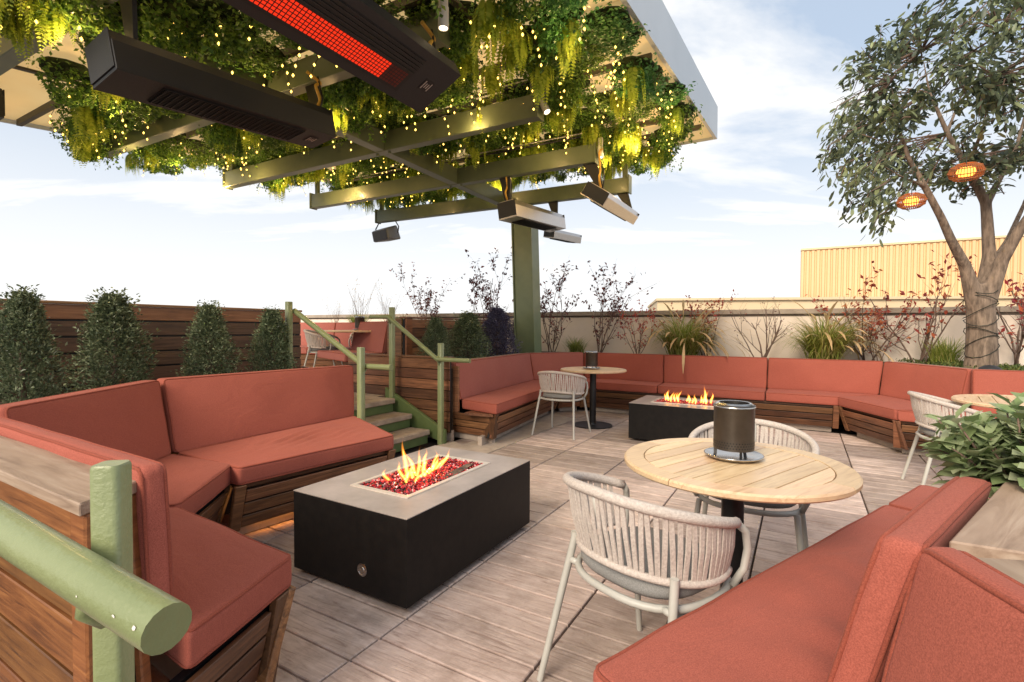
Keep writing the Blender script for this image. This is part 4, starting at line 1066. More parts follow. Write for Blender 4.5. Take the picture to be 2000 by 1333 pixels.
# frame of beams slung below the lining
BF = thing('beam_frame', 'green steel beam grid slung under the canopy', 'steel frame', (UVp(3, 5, ZBM)))
def beam(a, b, z0=ZBM, name='beam', wd=BW, h=BD):
    a = xy(a); b = xy(b); d = (b-a).normalized(); n_ = Vector((-d.y, d.x, 0))
    o_ = slab(name, a-n_*wd/2, b-n_*wd/2, n_, wd, z0, z0+h, M['beam'], BF, .006)
    return o_
cross = {}
for nm_, e in (('c3', ((739, 436), (1228, 377))), ('c2', ((613, 408), (1163, 319))), ('c1', ((446, 368), (1052, 232))), ('c0', ((206, 306), (862, 84)))):
    l_, r_ = xy(P(*e[0], ZBM)), xy(P(*e[1], ZBM)); cross[nm_] = (l_, r_); beam(l_, r_)
    for q in (l_, r_):               # end plates, hangers
        d_ = (r_-l_).normalized()*(1 if q is r_ else -1)
        slab('end_plate', q+d_*.002-D2*.07, q+d_*.002+D2*.07, d_, .02, ZBM-.01, ZBM+BD+.03, M['beam'], BF, .002)
        if nm_ != 'c0':
            zt_ = zroof(vv(q)); qq = q-d_*.06
            if zt_ > ZBM+BD+.05: slab('hanger', qq-D1*.035, qq+D1*.035, D2, .05, ZBM+BD+.001, zt_, M['beam'], BF, .003)
lm, rm = cross['c0']; sh = -D2*1.35
l_, r_ = lm+sh, rm+sh; cross['cm'] = (l_, r_); beam(l_, r_, ZBM-.02)
mtop = xy(P(966, 397, ZBM)); mnear = xy(P(600, 233, ZBM)); md = (mtop-mnear).normalized()
colb = mtop+md*.62
segs = [mnear-md*1.9]
for c in ('c0', 'c1', 'c2', 'c3'):
    l_, r_ = cross[c]; segs.append(isect(mnear, md, l_, (r_-l_).normalized()))
segs.append(colb)
for i in range(len(segs)-1):
    beam(segs[i]+md*(.058 if i else 0), segs[i+1]-md*(.058 if i < len(segs)-2 else -.1), ZBM+.004, 'main_beam', .13, BD-.008)
for i in range(1, len(segs)-1):      # bolted cleats under the crossings
    for s in (-1, 1):
        MB().lathe([(.018, -.02), (.018, 0)], 8, tuple(segs[i]+D1*.09*s+Vector((0, 0, ZBM))-loc_of(BF))).build('bolt', M['beam'], BF)
# slim conduits along the frame
for (a, b, c) in (('c2', .48, .97), ('c1', .60, .98), ('c2', .2, .42)):
    l_, r_ = cross[a]; p_, q_ = l_.lerp(r_, b), l_.lerp(r_, c)
    MB().tube([xy(p_, ZBM+BD+.09)-D2*.09-loc_of(BF), xy(q_, ZBM+BD+.09)-D2*.09-loc_of(BF)], .012, 6).build('conduit', M['steel'], BF, smooth=True)
    MB().tube([xy(p_, ZBM+BD+.15)-D2*.03-loc_of(BF), xy(q_, ZBM+BD+.15)-D2*.03-loc_of(BF)], .009, 6).build('conduit', M['alu'], BF, smooth=True)
# column
cb = xy(PY(1035, 680, colb.y+.0)); ct_ = colb
CO = thing('steel_column', 'green steel canopy column rising behind the far banquette corner', 'column', xy(cb))
L = loc_of(CO); wd = .165
def ringc(c, z): return [xy(c, z)+D1*a+D2*b-L for a, b in ((-wd, -.11), (wd, -.11), (wd, .11), (-wd, .11))]
cx_t = xy(PY(1024, 440, colb.y))
MB().hexa(ringc(cb, .0), ringc(cx_t, ZBM+.02)).build('shaft', M['column'], CO, bevel=.012)
MB().hexa([p+Vector((0, 0, 0)) for p in ringc(cb, .78)], [p for p in ringc(cb, .80)]).build('base_plate', M['beam'], CO)
for s in (-1, 1):
    b_ = [xy(c_, z_)+D1*(wd+.002)*s+D2*o_-L for c_, z_ in ((cb, .0), (cx_t, ZBM)) for o_ in (-.13, .13)]
    q_ = [xy(c_, z_)+D1*(wd+.022)*s+D2*o_-L for c_, z_ in ((cb, .0), (cx_t, ZBM)) for o_ in (-.13, .13)]
    MB().hexa([b_[0], b_[1], q_[1], q_[0]], [b_[2], b_[3], q_[3], q_[2]]).build('flange', M['column'], CO)

# ------------------------------------------------------------------ HEATERS (local: X along the length, -Z face radiates)
def heater(label, a, b, tilt, wd=.27, ht=.20, glow=False, pale=False, br=(1, 1), hose=True, up=.3, brk=None):
    a = Vector(a); b = Vector(b); Ln = (b-a).length; x = (b-a).normalized()
    o = thing('patio_heater', label, 'heater', (a+b)/2, 0, 'overhead gas heaters')
    Mx = frame((0, 0, 0), x) @ Matrix.Rotation(tilt, 4, 'X')
    body = M['char']; side = M['alu'] if pale else M['char']
    h = ht/2; w0 = wd/2; w1 = wd/2*.72
    def ring(xx): return [(xx, -w0, -h), (xx, w0, -h), (xx, w0, h*.35), (xx, w1, h), (xx, -w1, h), (xx, -w0, h*.35)]
    r0_, r1_ = ring(-Ln/2), ring(Ln/2)
    MB().add(r0_+r1_, [(5, 4, 3, 2, 1, 0), (6, 7, 8, 9, 10, 11)]+[(i, (i+1) % 6, 6+(i+1) % 6, 6+i) for i in range(1, 6)]).build('casing', side, o, Mx, bevel=.004, seg=1)
    fz = -h-.001
    MB().hexa([(-Ln/2, -w0, fz-.006), (Ln/2, -w0, fz-.006), (Ln/2, w0, fz-.006), (-Ln/2, w0, fz-.006)], [(-Ln/2, -w0, fz), (Ln/2, -w0, fz), (Ln/2, w0, fz), (-Ln/2, w0, fz)]).build('face_plate', M['char'] if not pale else M['alu'], o, Mx)
    MB().hexa([(-Ln*.33, -w0*.72, fz-.010), (Ln*.33, -w0*.72, fz-.010), (Ln*.33, w0*.72, fz-.010), (-Ln*.33, w0*.72, fz-.010)], [(-Ln*.33, -w0*.72, fz-.0065), (Ln*.33, -w0*.72, fz-.0065), (Ln*.33, w0*.72, fz-.0065), (-Ln*.33, w0*.72, fz-.0065)]).build('grille_back', M['black'], o, Mx)
    if glow:
        n_ = 44; m_ = 6
        for nm_, lo_, hi_, mt in (('ceramic_tile', 0, 38, M['coal']), ('ceramic_tile', 38, 44, M['coal_d'])):
            mb = MB()
            for i in range(lo_, hi_):
                for j in range(m_):
                    x0 = -Ln*.315+Ln*.63*i/n_; x1 = x0+Ln*.63/n_*.78; y0 = w0*(-.02)+w0*.66*j/m_; y1 = y0+w0*.66/m_*.74
                    mb.add([(x0, y0, fz-.0125), (x1, y0, fz-.0125), (x1, y1, fz-.0125), (x0, y1, fz-.0125)], [(0, 1, 2, 3)])
            t_ = mb.build(nm_, mt, o, Mx); tag(t_, kind='stuff')
    mb = MB()
    for j in range(11):
        y = -w0*.68+w0*1.36*j/10
        if glow and y > -w0*.1: continue
        mb.box((0, y, fz-.013), (Ln*.65, .006, .006))
    if not glow:
        for i in range(26): mb.box((-Ln*.32+Ln*.64*i/25, 0, fz-.018), (.004, w0*1.38, .004))
    g_ = mb.build('grille', M['steel'], o, Mx); tag(g_, kind='stuff')
    for s in (-1, 1):
        MB().box((s*(Ln/2+.004), 0, 0), (.008, wd*.96, ht*.9)).build('end_cap', M['char'], o, Mx, bevel=.002, seg=1)
    MB().box((Ln*.415, 0, fz-.008), (.075, .085, .003)).build('rating_plate', M['steel'], o, Mx)
    mk = MB()
    for i in range(4): mk.box((Ln*.415-.026+.017*i, 0, fz-.0102), (.006, .062 if i % 3 == 0 else .036, .0012))
    mk.build('plate_lettering', M['alu'], o, Mx)
    if brk:
        for p_ in brk:
            p_ = Vector(p_)-loc_of(o); xx = max(-Ln/2+.03, min(Ln/2-.03, p_.dot(x))); q_ = x*xx + (Mx.to_3x3() @ Vector((0, 0, h*.8)))
            sdir = x.cross(UZ).normalized()
            t0_ = p_; b_ = q_
            MB().hexa([b_-sdir*.035-x*.012, b_+sdir*.035-x*.012, b_+sdir*.035+x*.012, b_-sdir*.035+x*.012], [t0_-sdir*.085-x*.012, t0_+sdir*.085-x*.012, t0_+sdir*.085+x*.012, t0_-sdir*.085+x*.012]).build('bracket', M['black'], o)
    if hose:
        e = x*(Ln/2-.05)*hose + (Mx.to_3x3() @ Vector((0, 0, h)))
        pts = [e, e+Vector((.0, 0, .10))+x*.06*hose, e+Vector((0, 0, .2))+x*.02*hose, e+Vector((0, 0, up*.85))+x*.06*hose, e+Vector((0, 0, up))-x*.06*hose]
        cv = []
        for i in range(len(pts)-1):
            p0_, p1_, p2_, p3_ = pts[max(i-1, 0)], pts[i], pts[i+1], pts[min(i+2, len(pts)-1)]
            for k in range(5):
                t_ = k/5; cv.append(.5*((2*p1_)+(p2_-p0_)*t_+(2*p0_-5*p1_+4*p2_-p3_)*t_*t_+(3*p1_-p0_-3*p2_+p3_)*t_**3))
        MB().tube(cv+[pts[-1]], .0125, 7).build('gas_hose', M['hose'], o, smooth=True)
        MB().tube([e+Vector((.03, .03, 0)), e+Vector((.05, .05, .12)), e+Vector((.02, .03, up))], .007, 6).build('power_cable', M['black'], o, smooth=True)
    return o
def cpt(c, px): 
    l_, r_ = cross[c]; return on_line((l_, (r_-l_).normalized()), px)
# left dark heater: spans the two near cross beams
h1a, h1b = PY(196, 112, 2.69), PY(628, 250, 3.93)
heater('long dark patio heater hanging at upper left, unlit, side towards the camera', h1a, h1b, R(-8), .28, .222, brk=[xy(cpt('c0', 613), ZBM+.04), xy(h1a, ZBM)+D2*.12], hose=1, up=.28)
h2b = PY(852, 168, 3.28); h2a = h2b-D2*1.62+Vector((0, 0, .0))
heater('long patio heater at the top centre glowing red through its grille', h2a, h2b, R(-26), .37, .13, glow=True, brk=[xy(cpt('c0', 822), ZBM+.05)], hose=1, up=.30)
h3a = xy(cpt('c2', 990), 2.83)-D2*.02; h3b = xy(cpt('c3', 1082), 2.80)+D2*.02
heater('small pale patio heater left of the green column top, side on', PY(990, 409, h3a.y), PY(1088, 436, h3b.y), R(-6), .28, .22, pale=True, brk=[xy(cpt('c2', 985), ZBM+.02), xy(cpt('c3', 1078), ZBM+.02)], hose=-1, up=.50)
h4a = xy(cpt('c2', 1158), 0); h4b = xy(cpt('c3', 1225), 0)
heater('pale patio heater at the right end of the beams, tilted to show its grille', PY(1163, 378, h4a.y-.1), PY(1226, 418, h4b.y), R(34), .32, .17, pale=True, brk=[xy(cpt('c2', 1148), ZBM+.02), xy(cpt('c3', 1212), ZBM+.02)], hose=-1, up=.46)
h5 = PY(1068, 452, 9.0)
heater('pale patio heater half hidden behind the small one, against the column', h5-D1*.1+D2*.3+Vector((0, 0, .03)), h5+D1*.1+D2*1.1+Vector((0, 0, .03)), R(10), .26, .16, pale=True, hose=0, brk=[xy(h5+D2*.5, 3.2)])
h6 = PY(-8, 205, 4.6)
heater('black patio heater cropped by the left edge under the canopy', h6-D2*.9, h6+D2*.02, R(0), .26, .26, hose=0, brk=[xy(h6-D2*.2, zroof(vv(h6)))])

# loudspeaker on the far left end of the last beam
sp_ = thing('loudspeaker', 'dark grey wedge loudspeaker hanging from the far left beam end', 'loudspeaker', PY(756, 458, cross['c3'][0].y+.05), 0)
fm = frame((0, 0, 0), D1*.9-D2*.2) @ Matrix.Rotation(R(18), 4, 'X')
sp_m = MB().add([(-.26, -.17, -.10), (.26, -.17, -.10), (.20, .15, -.14), (-.20, .15, -.14), (-.26, -.15, .11), (.26, -.15, .11), (.19, .14, .13), (-.19, .14, .13)], [(3, 2, 1, 0), (4, 5, 6, 7), (0, 1, 5, 4), (1, 2, 6, 5), (2, 3, 7, 6), (3, 0, 4, 7)])
sp_m.build('cabinet', plain('speaker_grey', (.16, .17, .19), (.13, .14, .16), 20, .45), sp_, fm, bevel=.03, seg=3, smooth=True, ang=50)
MB().add([(-.23, -.172, -.085), (.23, -.172, -.085), (.23, -.156, .095), (-.23, -.156, .095)], [(0, 1, 2, 3)]).build('grille', M['char'], sp_, fm @ Matrix.Translation((0, -.006, 0)))
MB().tube([(-.27, 0, 0), (-.29, 0, .12), (-.2, 0, .24), (.2, 0, .24), (.29, 0, .12), (.27, 0, 0)], .012, 6).build('yoke', M['steel'], sp_, frame((0, 0, 0), D1))
# spot lamps on the beam ends
def spot(label, p, aim):
    o = thing('spot_lamp', label, 'spotlight', p, 0, 'spot lamps'); m_ = Vector(aim).normalized().to_track_quat('-Z', 'Y').to_matrix().to_4x4()
    MB().lathe([(.028, .07), (.034, .06), (.034, -.07), (.029, -.07), (.027, -.055)], 16).build('housing', M['white'], o, m_, smooth=True, ang=40)
    MB().lathe([(0.0, -.060), (.026, -.060)], 14, cap=False).build('lens', emit('spot_lens', (1, .82, .5), 6), o, m_)
    MB().lathe([(.03, .07), (.03, .16)], 12).build('mount', M['white'], o, smooth=True, ang=40)
l_, r_ = cross['c1']
spot('white spot lamp on the end plate of the middle beam', xy(r_, ZBM+.10)+D1*.06, (.35, -.3, -.9))
spot('lit white spot lamp at the top centre beside the heater bracket', PY(866, 34, 3.2), (0, 0, -1))
l_, r_ = cross['c2']
spot('white spot lamp on the right end of the beam with the gas hoses', xy(r_, ZBM+.12)+D1*.06, (.1, -.1, -.9))
# ------------------------------------------------------------------ VEGETATION
rng = np.random.default_rng(11)
def leaf_mesh(name, pos, dirs, ups, ln, wd, mat, fold=.25, droop=0.0, rich=False):
    """one folded leaf per row: base pos, unit direction, approximate up; ln,wd arrays"""
    n = len(pos); d = dirs/np.linalg.norm(dirs, axis=1, keepdims=True)
    s = np.cross(d, ups); s /= (np.linalg.norm(s, axis=1, keepdims=True)+1e-9); u = np.cross(s, d)
    ln = np.asarray(ln)[:, None]*np.ones((n, 1)); wd = np.asarray(wd)[:, None]*np.ones((n, 1))
    if not rich:
        mid = pos+d*ln*.45
        v = np.stack([pos, mid-s*wd/2+u*wd*fold, pos+d*ln-u*ln*droop, mid+s*wd/2+u*wd*fold], 1).reshape(-1, 3)
        f = (np.arange(n)*4)[:, None]+np.array([[0, 1, 2, 0, 2, 3]]); f = f.reshape(-1, 3)
    else:
        a, b = pos+d*ln*.3, pos+d*ln*.76-u*ln*droop*.4
        t_ = pos+d*ln-u*ln*droop
        v = np.stack([pos, a-s*wd*.42+u*wd*fold, a, a+s*wd*.42+u*wd*fold, b-s*wd*.46+u*wd*fold*.8, b, b+s*wd*.46+u*wd*fold*.8, t_], 1).reshape(-1, 3)
        q = np.array([0, 1, 2, 0, 2, 3, 1, 4, 5, 1, 5, 2, 2, 5, 6, 2, 6, 3, 4, 7, 5, 5, 7, 6])
        f = ((np.arange(n)*8)[:, None]+q[None]).reshape(-1, 3)
    me = bpy.data.meshes.new(name); me.from_pydata(v.tolist(), [], f.tolist()); me.materials.append(mat)
    if rich: me.shade_smooth()
    return me
def rdir(n): 
    v = rng.normal(size=(n, 3)); return v/np.linalg.norm(v, axis=1, keepdims=True)
L_ = {}
L_['box'] = leafm('boxwood_leaf', (.165, .215, .115), (.060, .088, .052), (.36, .41, .25), .35, 6, .22)
L_['blue'] = leafm('bluish_leaf', (.12, .125, .20), (.052, .056, .105), (.22, .21, .33), .5, 6, .15)
L_['ivy'] = leafm('ivy_leaf', (.11, .235, .04), (.030, .085, .018), (.27, .42, .07), .35, 5, .3)
L_['ivyb'] = leafm('bright_ivy_leaf', (.10, .28, .07), (.04, .14, .035), (.20, .42, .14), .35, 5, .35)
L_['fern'] = leafm('fern_leaf', (.34, .45, .045), (.17, .26, .025), (.50, .56, .08), .5, 4, .45)
L_['tree'] = leafm('tree_leaf', (.115, .145, .09), (.045, .066, .048), (.31, .36, .17), .42, 2.6, .25)
L_['red'] = leafm('autumn_leaf', (.46, .085, .06), (.24, .04, .045), (.60, .22, .07), .5, 6, .4)
L_['plum'] = leafm('plum_leaf', (.15, .05, .05), (.06, .026, .03), (.36, .09, .07), .5, 6, .3)
L_['grass'] = leafm('grass_blade', (.30, .36, .06), (.14, .19, .04), (.58, .50, .20), .6, 6, .4)
L_['straw'] = leafm('straw_plume', (.66, .50, .24), (.48, .34, .15), (.78, .62, .34), .7, 6, .4)
L_['sage'] = leafm('sage_leaf', (.31, .38, .19), (.20, .28, .11), (.50, .54, .36), .7, 9, .25)
L_['cover'] = leafm('ground_cover_leaf', (.09, .14, .035), (.04, .07, .02), (.20, .20, .05), .6, 6, .3)

# conical clipped shrubs
def shrub_meshes(h, r, n, mat, seed, lf=.024, tuft=True):
    global rng; rng = np.random.default_rng(seed)
    t = rng.random(n)**.8; prof = np.interp(t, [0, .12, .35, .7, .9, 1], [.80, .97, .93, .60, .34, .12])
    a = rng.random(n)*2*np.pi; rad = prof*r*(1-rng.random(n)**1.6*.75)
    lump = 1+.16*np.sin(a*3+t*9+seed)+.11*np.sin(a*7-t*15)+.08*np.sin(a*13+t*31); rad = rad*lump
    pos = np.stack([rad*np.cos(a), rad*np.sin(a), t*h], 1)
    # spikier top and stray shoots
    m_ = n//9; k = rng.integers(0, n, m_)
    stray = pos[k]+np.stack([np.cos(a[k])*rng.random(m_)*.07, np.sin(a[k])*rng.random(m_)*.07, rng.random(m_)*.08], 1)
    pos = np.concatenate([pos, stray]); a = np.concatenate([a, a[k]]); n += m_
    if tuft:
        sh = 12; q = []
        for i in range(sh):
            b = np.array([rng.normal()*r*.25, rng.normal()*r*.25, h*.9]); d = np.array([rng.normal()*.3, rng.normal()*.3, 1]); l_ = rng.uniform(.06, .15)
            for j in range(14): q.append(b+d*l_*j/13+rng.normal(size=3)*.008)
        q = np.array(q); pos = np.concatenate([pos, q]); a = np.concatenate([a, rng.random(len(q))*6.28]); n += len(q)
    d = np.stack([np.cos(a)*.8, np.sin(a)*.8, np.full(n, .55)], 1)+rng.normal(size=(n, 3))*.55
    ups = np.tile([0, 0, 1.0], (n, 1))+rng.normal(size=(n, 3))*.4
    return leaf_mesh('foliage', pos, d, ups, rng.uniform(lf*.7, lf*1.35, n), rng.uniform(lf*.38, lf*.6, n), mat)
bx = [shrub_meshes(1.0, .27, 8200, L_['box'], s, .036) for s in (1, 2, 3)]
bl = [shrub_meshes(1.0, .27, 7000, L_['blue'], s, .036, False) for s in (4, 5)]
def shrub(label, me, p, h, r, rz, name='conical_shrub', group='conical shrubs'):
    o = thing(name, label, 'shrub', p, rz, group)
    f = put('foliage', me, o); f.scale = (r/.30, r/.30, h)
    mb = MB(); mb.tube([(0, 0, -.02), (.01, 0, h*.5), (0, .01, h*.8)], [.018, .012, .004], 6)
    for k in range(7):
        a = k*2.4; z_ = h*(.12+.09*k); mb.tube([(0, 0, z_), (r*.5*math.cos(a), r*.5*math.sin(a), z_+h*.12)], [.006, .002], 5)
    mb.build('stem', M['twig'], o, smooth=True); return o
lineA = (xy(tA0)-D1*.62, D2)
zs_ = .71
for (px, yt, w_, lab, v_) in ((222, 566, 150, 'large conical boxwood shrub before the fence, second from the left', 0), (410, 588, 112, 'conical boxwood shrub before the fence, third from the left', 1), (531, 598, 96, 'narrow conical boxwood shrub nearest the left stair rail', 2)):
    p_ = on_line(lineA, px); ztop = H+(639-yt)*p_.y/F
    shrub(lab, bx[v_], xy(p_, zs_), ztop-zs_-.05, w_*p_.y/F/2*.94, v_*1.7)
p_ = V2(-2.98, 3.05)
shrub('conical boxwood shrub cut by the left edge of the picture', bx[1], xy(p_, zs_), H+(637-575)*p_.y/F-zs_, .21, 4.0)
lineN = (xy(T0)-cN*.52, (T1-T0).normalized())
for (px, yt, w_, me_, lab) in ((851, 622, 62, bx[2], 'small green conical shrub in the planter by the right stair rail'), (914, 612, 84, bx[0], 'rounded green shrub beside the bluish shrubs in the planter'), (971, 602, 82, bl[0], 'bluish shrub left of its twin, before the green column'), (1014, 614, 44, bl[1], 'bluish shrub touching the green column base')):
    p_ = on_line(lineN, px); ztop = H+(640-yt)*p_.y/F
    shrub(lab, me_, xy(p_, .79), ztop-.79, w_*p_.y/F/2*1.08, px, group='planter shrubs')

# branching shrubs with sparse autumn leaves
def twig_tree(seed, height, spread, nst, depth, leafn, leaf_l, mat, r0=.012, lean=0.0, lw=.5, gaps=.5):
    rd = random.Random(seed); mb = MB(); tips = []
    def grow(p, d, ln, r, lev):
        pts = [p]; rr_ = [r]; n_ = 5; q = p.copy(); dd = d.copy()
        for k in range(n_):
            dd = (dd+Vector((rd.gauss(0, .10), rd.gauss(0, .10), .035))).normalized(); q = q+dd*ln/n_; pts.append(q.copy()); rr_.append(r*(1-.55*(k+1)/n_))
            if lev >= 1 or k > 2: tips.append((q.copy(), dd.copy(), lev))
        mb.tube(pts, rr_, 5)
        if lev < depth:
            for k in range(rd.randint(2, 4)):
                i = rd.randint(1, n_); an = rd.uniform(0, 6.28); sd_ = dd.orthogonal().normalized(); sd_ = Matrix.Rotation(an, 3, dd) @ sd_
                grow(pts[i], (dd+sd_*rd.uniform(.35, .8)).normalized(), ln*rd.uniform(.38, .62), rr_[i]*.65, lev+1)
    for k in range(nst):
        an = rd.uniform(0, 6.28); s_ = rd.uniform(.1, spread); h_ = height*rd.uniform(.68, 1.0)
        grow(Vector((rd.gauss(0, .03), rd.gauss(0, .03), -.03)), Vector((math.cos(an)*s_+lean, math.sin(an)*s_, 1)).normalized(), h_*.78, r0*rd.uniform(.7, 1.1), 0)
    stem = mb.mesh('stem', M['twig'], smooth=True)
    lf = None
    if leafn:
        global rng; rng = np.random.default_rng(seed)
        T = [t_ for t_ in tips if mnoise.noise(t_[0]*3.1+Vector((seed, 0, 0))) > -gaps]
        k = rng.integers(0, len(T), leafn); pos = np.array([T[i][0] for i in k])+rng.normal(size=(leafn, 3))*.018
        d = np.array([T[i][1] for i in k])*.4+rng.normal(size=(leafn, 3))*.8
        lf = leaf_mesh('leaves', pos, d, np.tile([0, 0, 1.], (leafn, 1))+rng.normal(size=(leafn, 3))*.5, rng.uniform(.7, 1.25, leafn)*leaf_l, rng.uniform(.8, 1.2, leafn)*leaf_l*lw, mat, .15, .1)
    return stem, lf
def branchy(label, p, meshes, rz=0, s=1.0, name='autumn_shrub', cat='shrub', group='sparse shrubs along the wall'):
    o = thing(name, label, cat, p, rz, group); a_ = put('stem', meshes[0], o); a_.scale = (s, s, s)
    if meshes[1]: b_ = put('leaves', meshes[1], o); b_.scale = (s, s, s)
    return o
def bed(px, off=.62, z=.80): return xy(on_line((xy(T2)-cM*off, dB), px), z)
mA = twig_tree(21, 2.0, .35, 7, 2, 640, .075, L_['plum'], .011)
mB = twig_tree(22, 1.55, .55, 6, 2, 420, .07, L_['plum'], .012)
mC = twig_tree(23, 1.0, .75, 6, 2, 330, .070, L_['red'], .010)
mD = twig_tree(24, 1.25, .85, 5, 2, 40, .04, L_['plum'], .014)
mE = twig_tree(25, 1.3, .65, 5, 2, 190, .070, L_['red'], .012)
mF = twig_tree(26, 1.05, .3, 12, 1, 60, .03, L_['straw'], .004)
branchy('tall dark-leaved shrub rising left of the green column', bed(952, 1.0, .8), mA, .3, 1.02)
branchy('dark-leaved shrub with thin sprays left of the tallest one', bed(835, .8, .8), mA, 2.1, .86)
branchy('upright plum-leaved shrub just right of the green column', bed(1078, .7), mB, .8, 1.0)
branchy('open plum-leaved shrub spreading over the wall between column and grass', bed(1172, .55), mB, 2.9, 1.0)
branchy('low bright red-leaved shrub left of the big grass clump', bed(1246, .5), mC, .5, .72)
branchy('red-leaved shrub behind the big grass clump', bed(1378, .75), mC, 2.2, .85)
branchy('nearly bare brown shrub against the wall between the two grass clumps', bed(1490, .6), mD, .4, .95)
branchy('red-leaved shrub at the right of the second grass clump', bed(1712, .55), mC, 1.4, .70)
branchy('orange-red leaved shrub in front of the corrugated building, left of the tree', bed(1690, .8), mE, 4.0, 1.0)
branchy('twisting red-leaved shrub left of the tree trunk', bed(1800, .7), mE, .3, 1.12)
branchy('red-leaved shrub right of the tree trunk', bed(1985, .85), mE, 2.4, 1.15)
pq = PY(700, 640, 9.9)
branchy('wispy seed-head stems above the upper terrace cushions', Vector((pq.x, pq.y, 1.2)), mF, .2, 1.1, 'wispy_stems', 'plant', 'wispy stems')
branchy('wispy seed-head stems beside the left stair rail, upper terrace', Vector((pq.x-.55, pq.y+.3, 1.2)), mF, 1.5, .72, 'wispy_stems', 'plant', 'wispy stems')
branchy('wispy seed-head stems nearest the right stair rail, upper terrace', Vector((pq.x+.65, pq.y-.2, 1.2)), mF, 2.5, .95, 'wispy_stems', 'plant', 'wispy stems')

# ornamental grasses: arching blades and straw plumes
def grass_me(seed, n, ln, wd, mat, arch=.9, spread=.05, lean=(0, 0), segs=5, plume=False):
    rd = random.Random(seed); vs = []; fs = []
    for k in range(n):
        an = rd.uniform(0, 6.28); l_ = ln*rd.uniform(.55, 1.1); p_ = Vector((rd.gauss(0, spread), rd.gauss(0, spread), 0)); out = Vector((math.cos(an)+lean[0], math.sin(an)+lean[1], 0)); ol = out.length; out.normalize()
        a0 = rd.uniform(.15, .7)*min(1.3, ol); bend = rd.uniform(.5, 1.3)*arch; s_ = Vector((-out.y, out.x, 0)); b0 = len(vs); w_ = wd*rd.uniform(.7, 1.3)
        th_ = a0
        for i in range(segs+1):
            t_ = i/segs; ww = w_*(1-t_**2)*.5+.0004
            if plume and t_ > .62: ww = wd*2.6*math.sin(min(1, (t_-.62)/.38)*math.pi*.9+.25)+.001
            vs += [p_-s_*ww, p_+s_*ww]; p_ = p_+(out*math.sin(th_)+UZ*math.cos(th_))*(l_/segs); th_ += bend*2/segs*(.4+t_)
        for i in range(segs): q = b0+2*i; fs.append((q, q+1, q+3, q+2))
    me = bpy.data.meshes.new('blades'); me.from_pydata(vs, [], fs); me.materials.append(mat); return me
gA = grass_me(31, 1100, .60, .008, L_['grass'], 1.25); gA2 = grass_me(32, 80, .78, .0050, L_['straw'], 1.3, .05, (.4, -.6), 9, True)
gB = grass_me(33, 380, .40, .008, L_['grass'], .8)
def grass(label, p, blades, plumes=None, s=1, rz=0):
    o = thing('grass_clump', label, 'grass clump', p, rz, 'ornamental grasses'); a_ = put('blades', blades, o); a_.scale = (s, s, s)
    if plumes: b_ = put('plumes', plumes, o); b_.scale = (s, s, s)
    return o
grass('big green grass clump with straw plumes hanging over the far bench, behind the fire table', bed(1335, .46), gA, gA2, 1.45, 0)
grass('green grass clump with straw plumes left of the tree, hanging over the bench', bed(1612, .46), gA, gA2, 1.4, .7)
grass('small grass tuft right of the green column', bed(1125, .5), gB, None, .95)
grass('low grass tuft left of the tree trunk', bed(1845, .7), gB, None, 1.15, 1.1)
grass('grass tuft behind the bluish shrubs', bed(985, 1.2, .95), gB, None, 1.2, 2)
grass('grass tuft above the upper terrace cushions', Vector((pq.x+.15, pq.y-.5, 1.2)), gB, None, 1.0, 2)
grass('grass tuft above the wood wall behind the planter shrubs', xy(hA+hdir*.5-hn*.4, 1.15), gB, None, .9, 3)
# ground cover near the tree
n = 2600
gx = []
for k in range(n):
    q_ = on_line((xy(T3)-cE*random.uniform(.62, 1.3), (xy(T4)-xy(T3)).normalized()), random.uniform(1760, 2060)); gx.append((q_.x+random.uniform(-.12, .12), q_.y+random.uniform(-.12, .12), .80+random.uniform(0, .045)))
rng = np.random.default_rng(77); gx = np.array(gx)
gc = put('ground_cover', leaf_mesh('ground_cover', gx, rdir(n)+np.array([0, 0, .7]), np.tile([0, 0, 1.], (n, 1))+rng.normal(size=(n, 3))*.3, rng.uniform(.025, .05, n), rng.uniform(.012, .024, n), L_['cover'])); tag(gc, 'low green ground cover under the tree', None, kind='stuff')

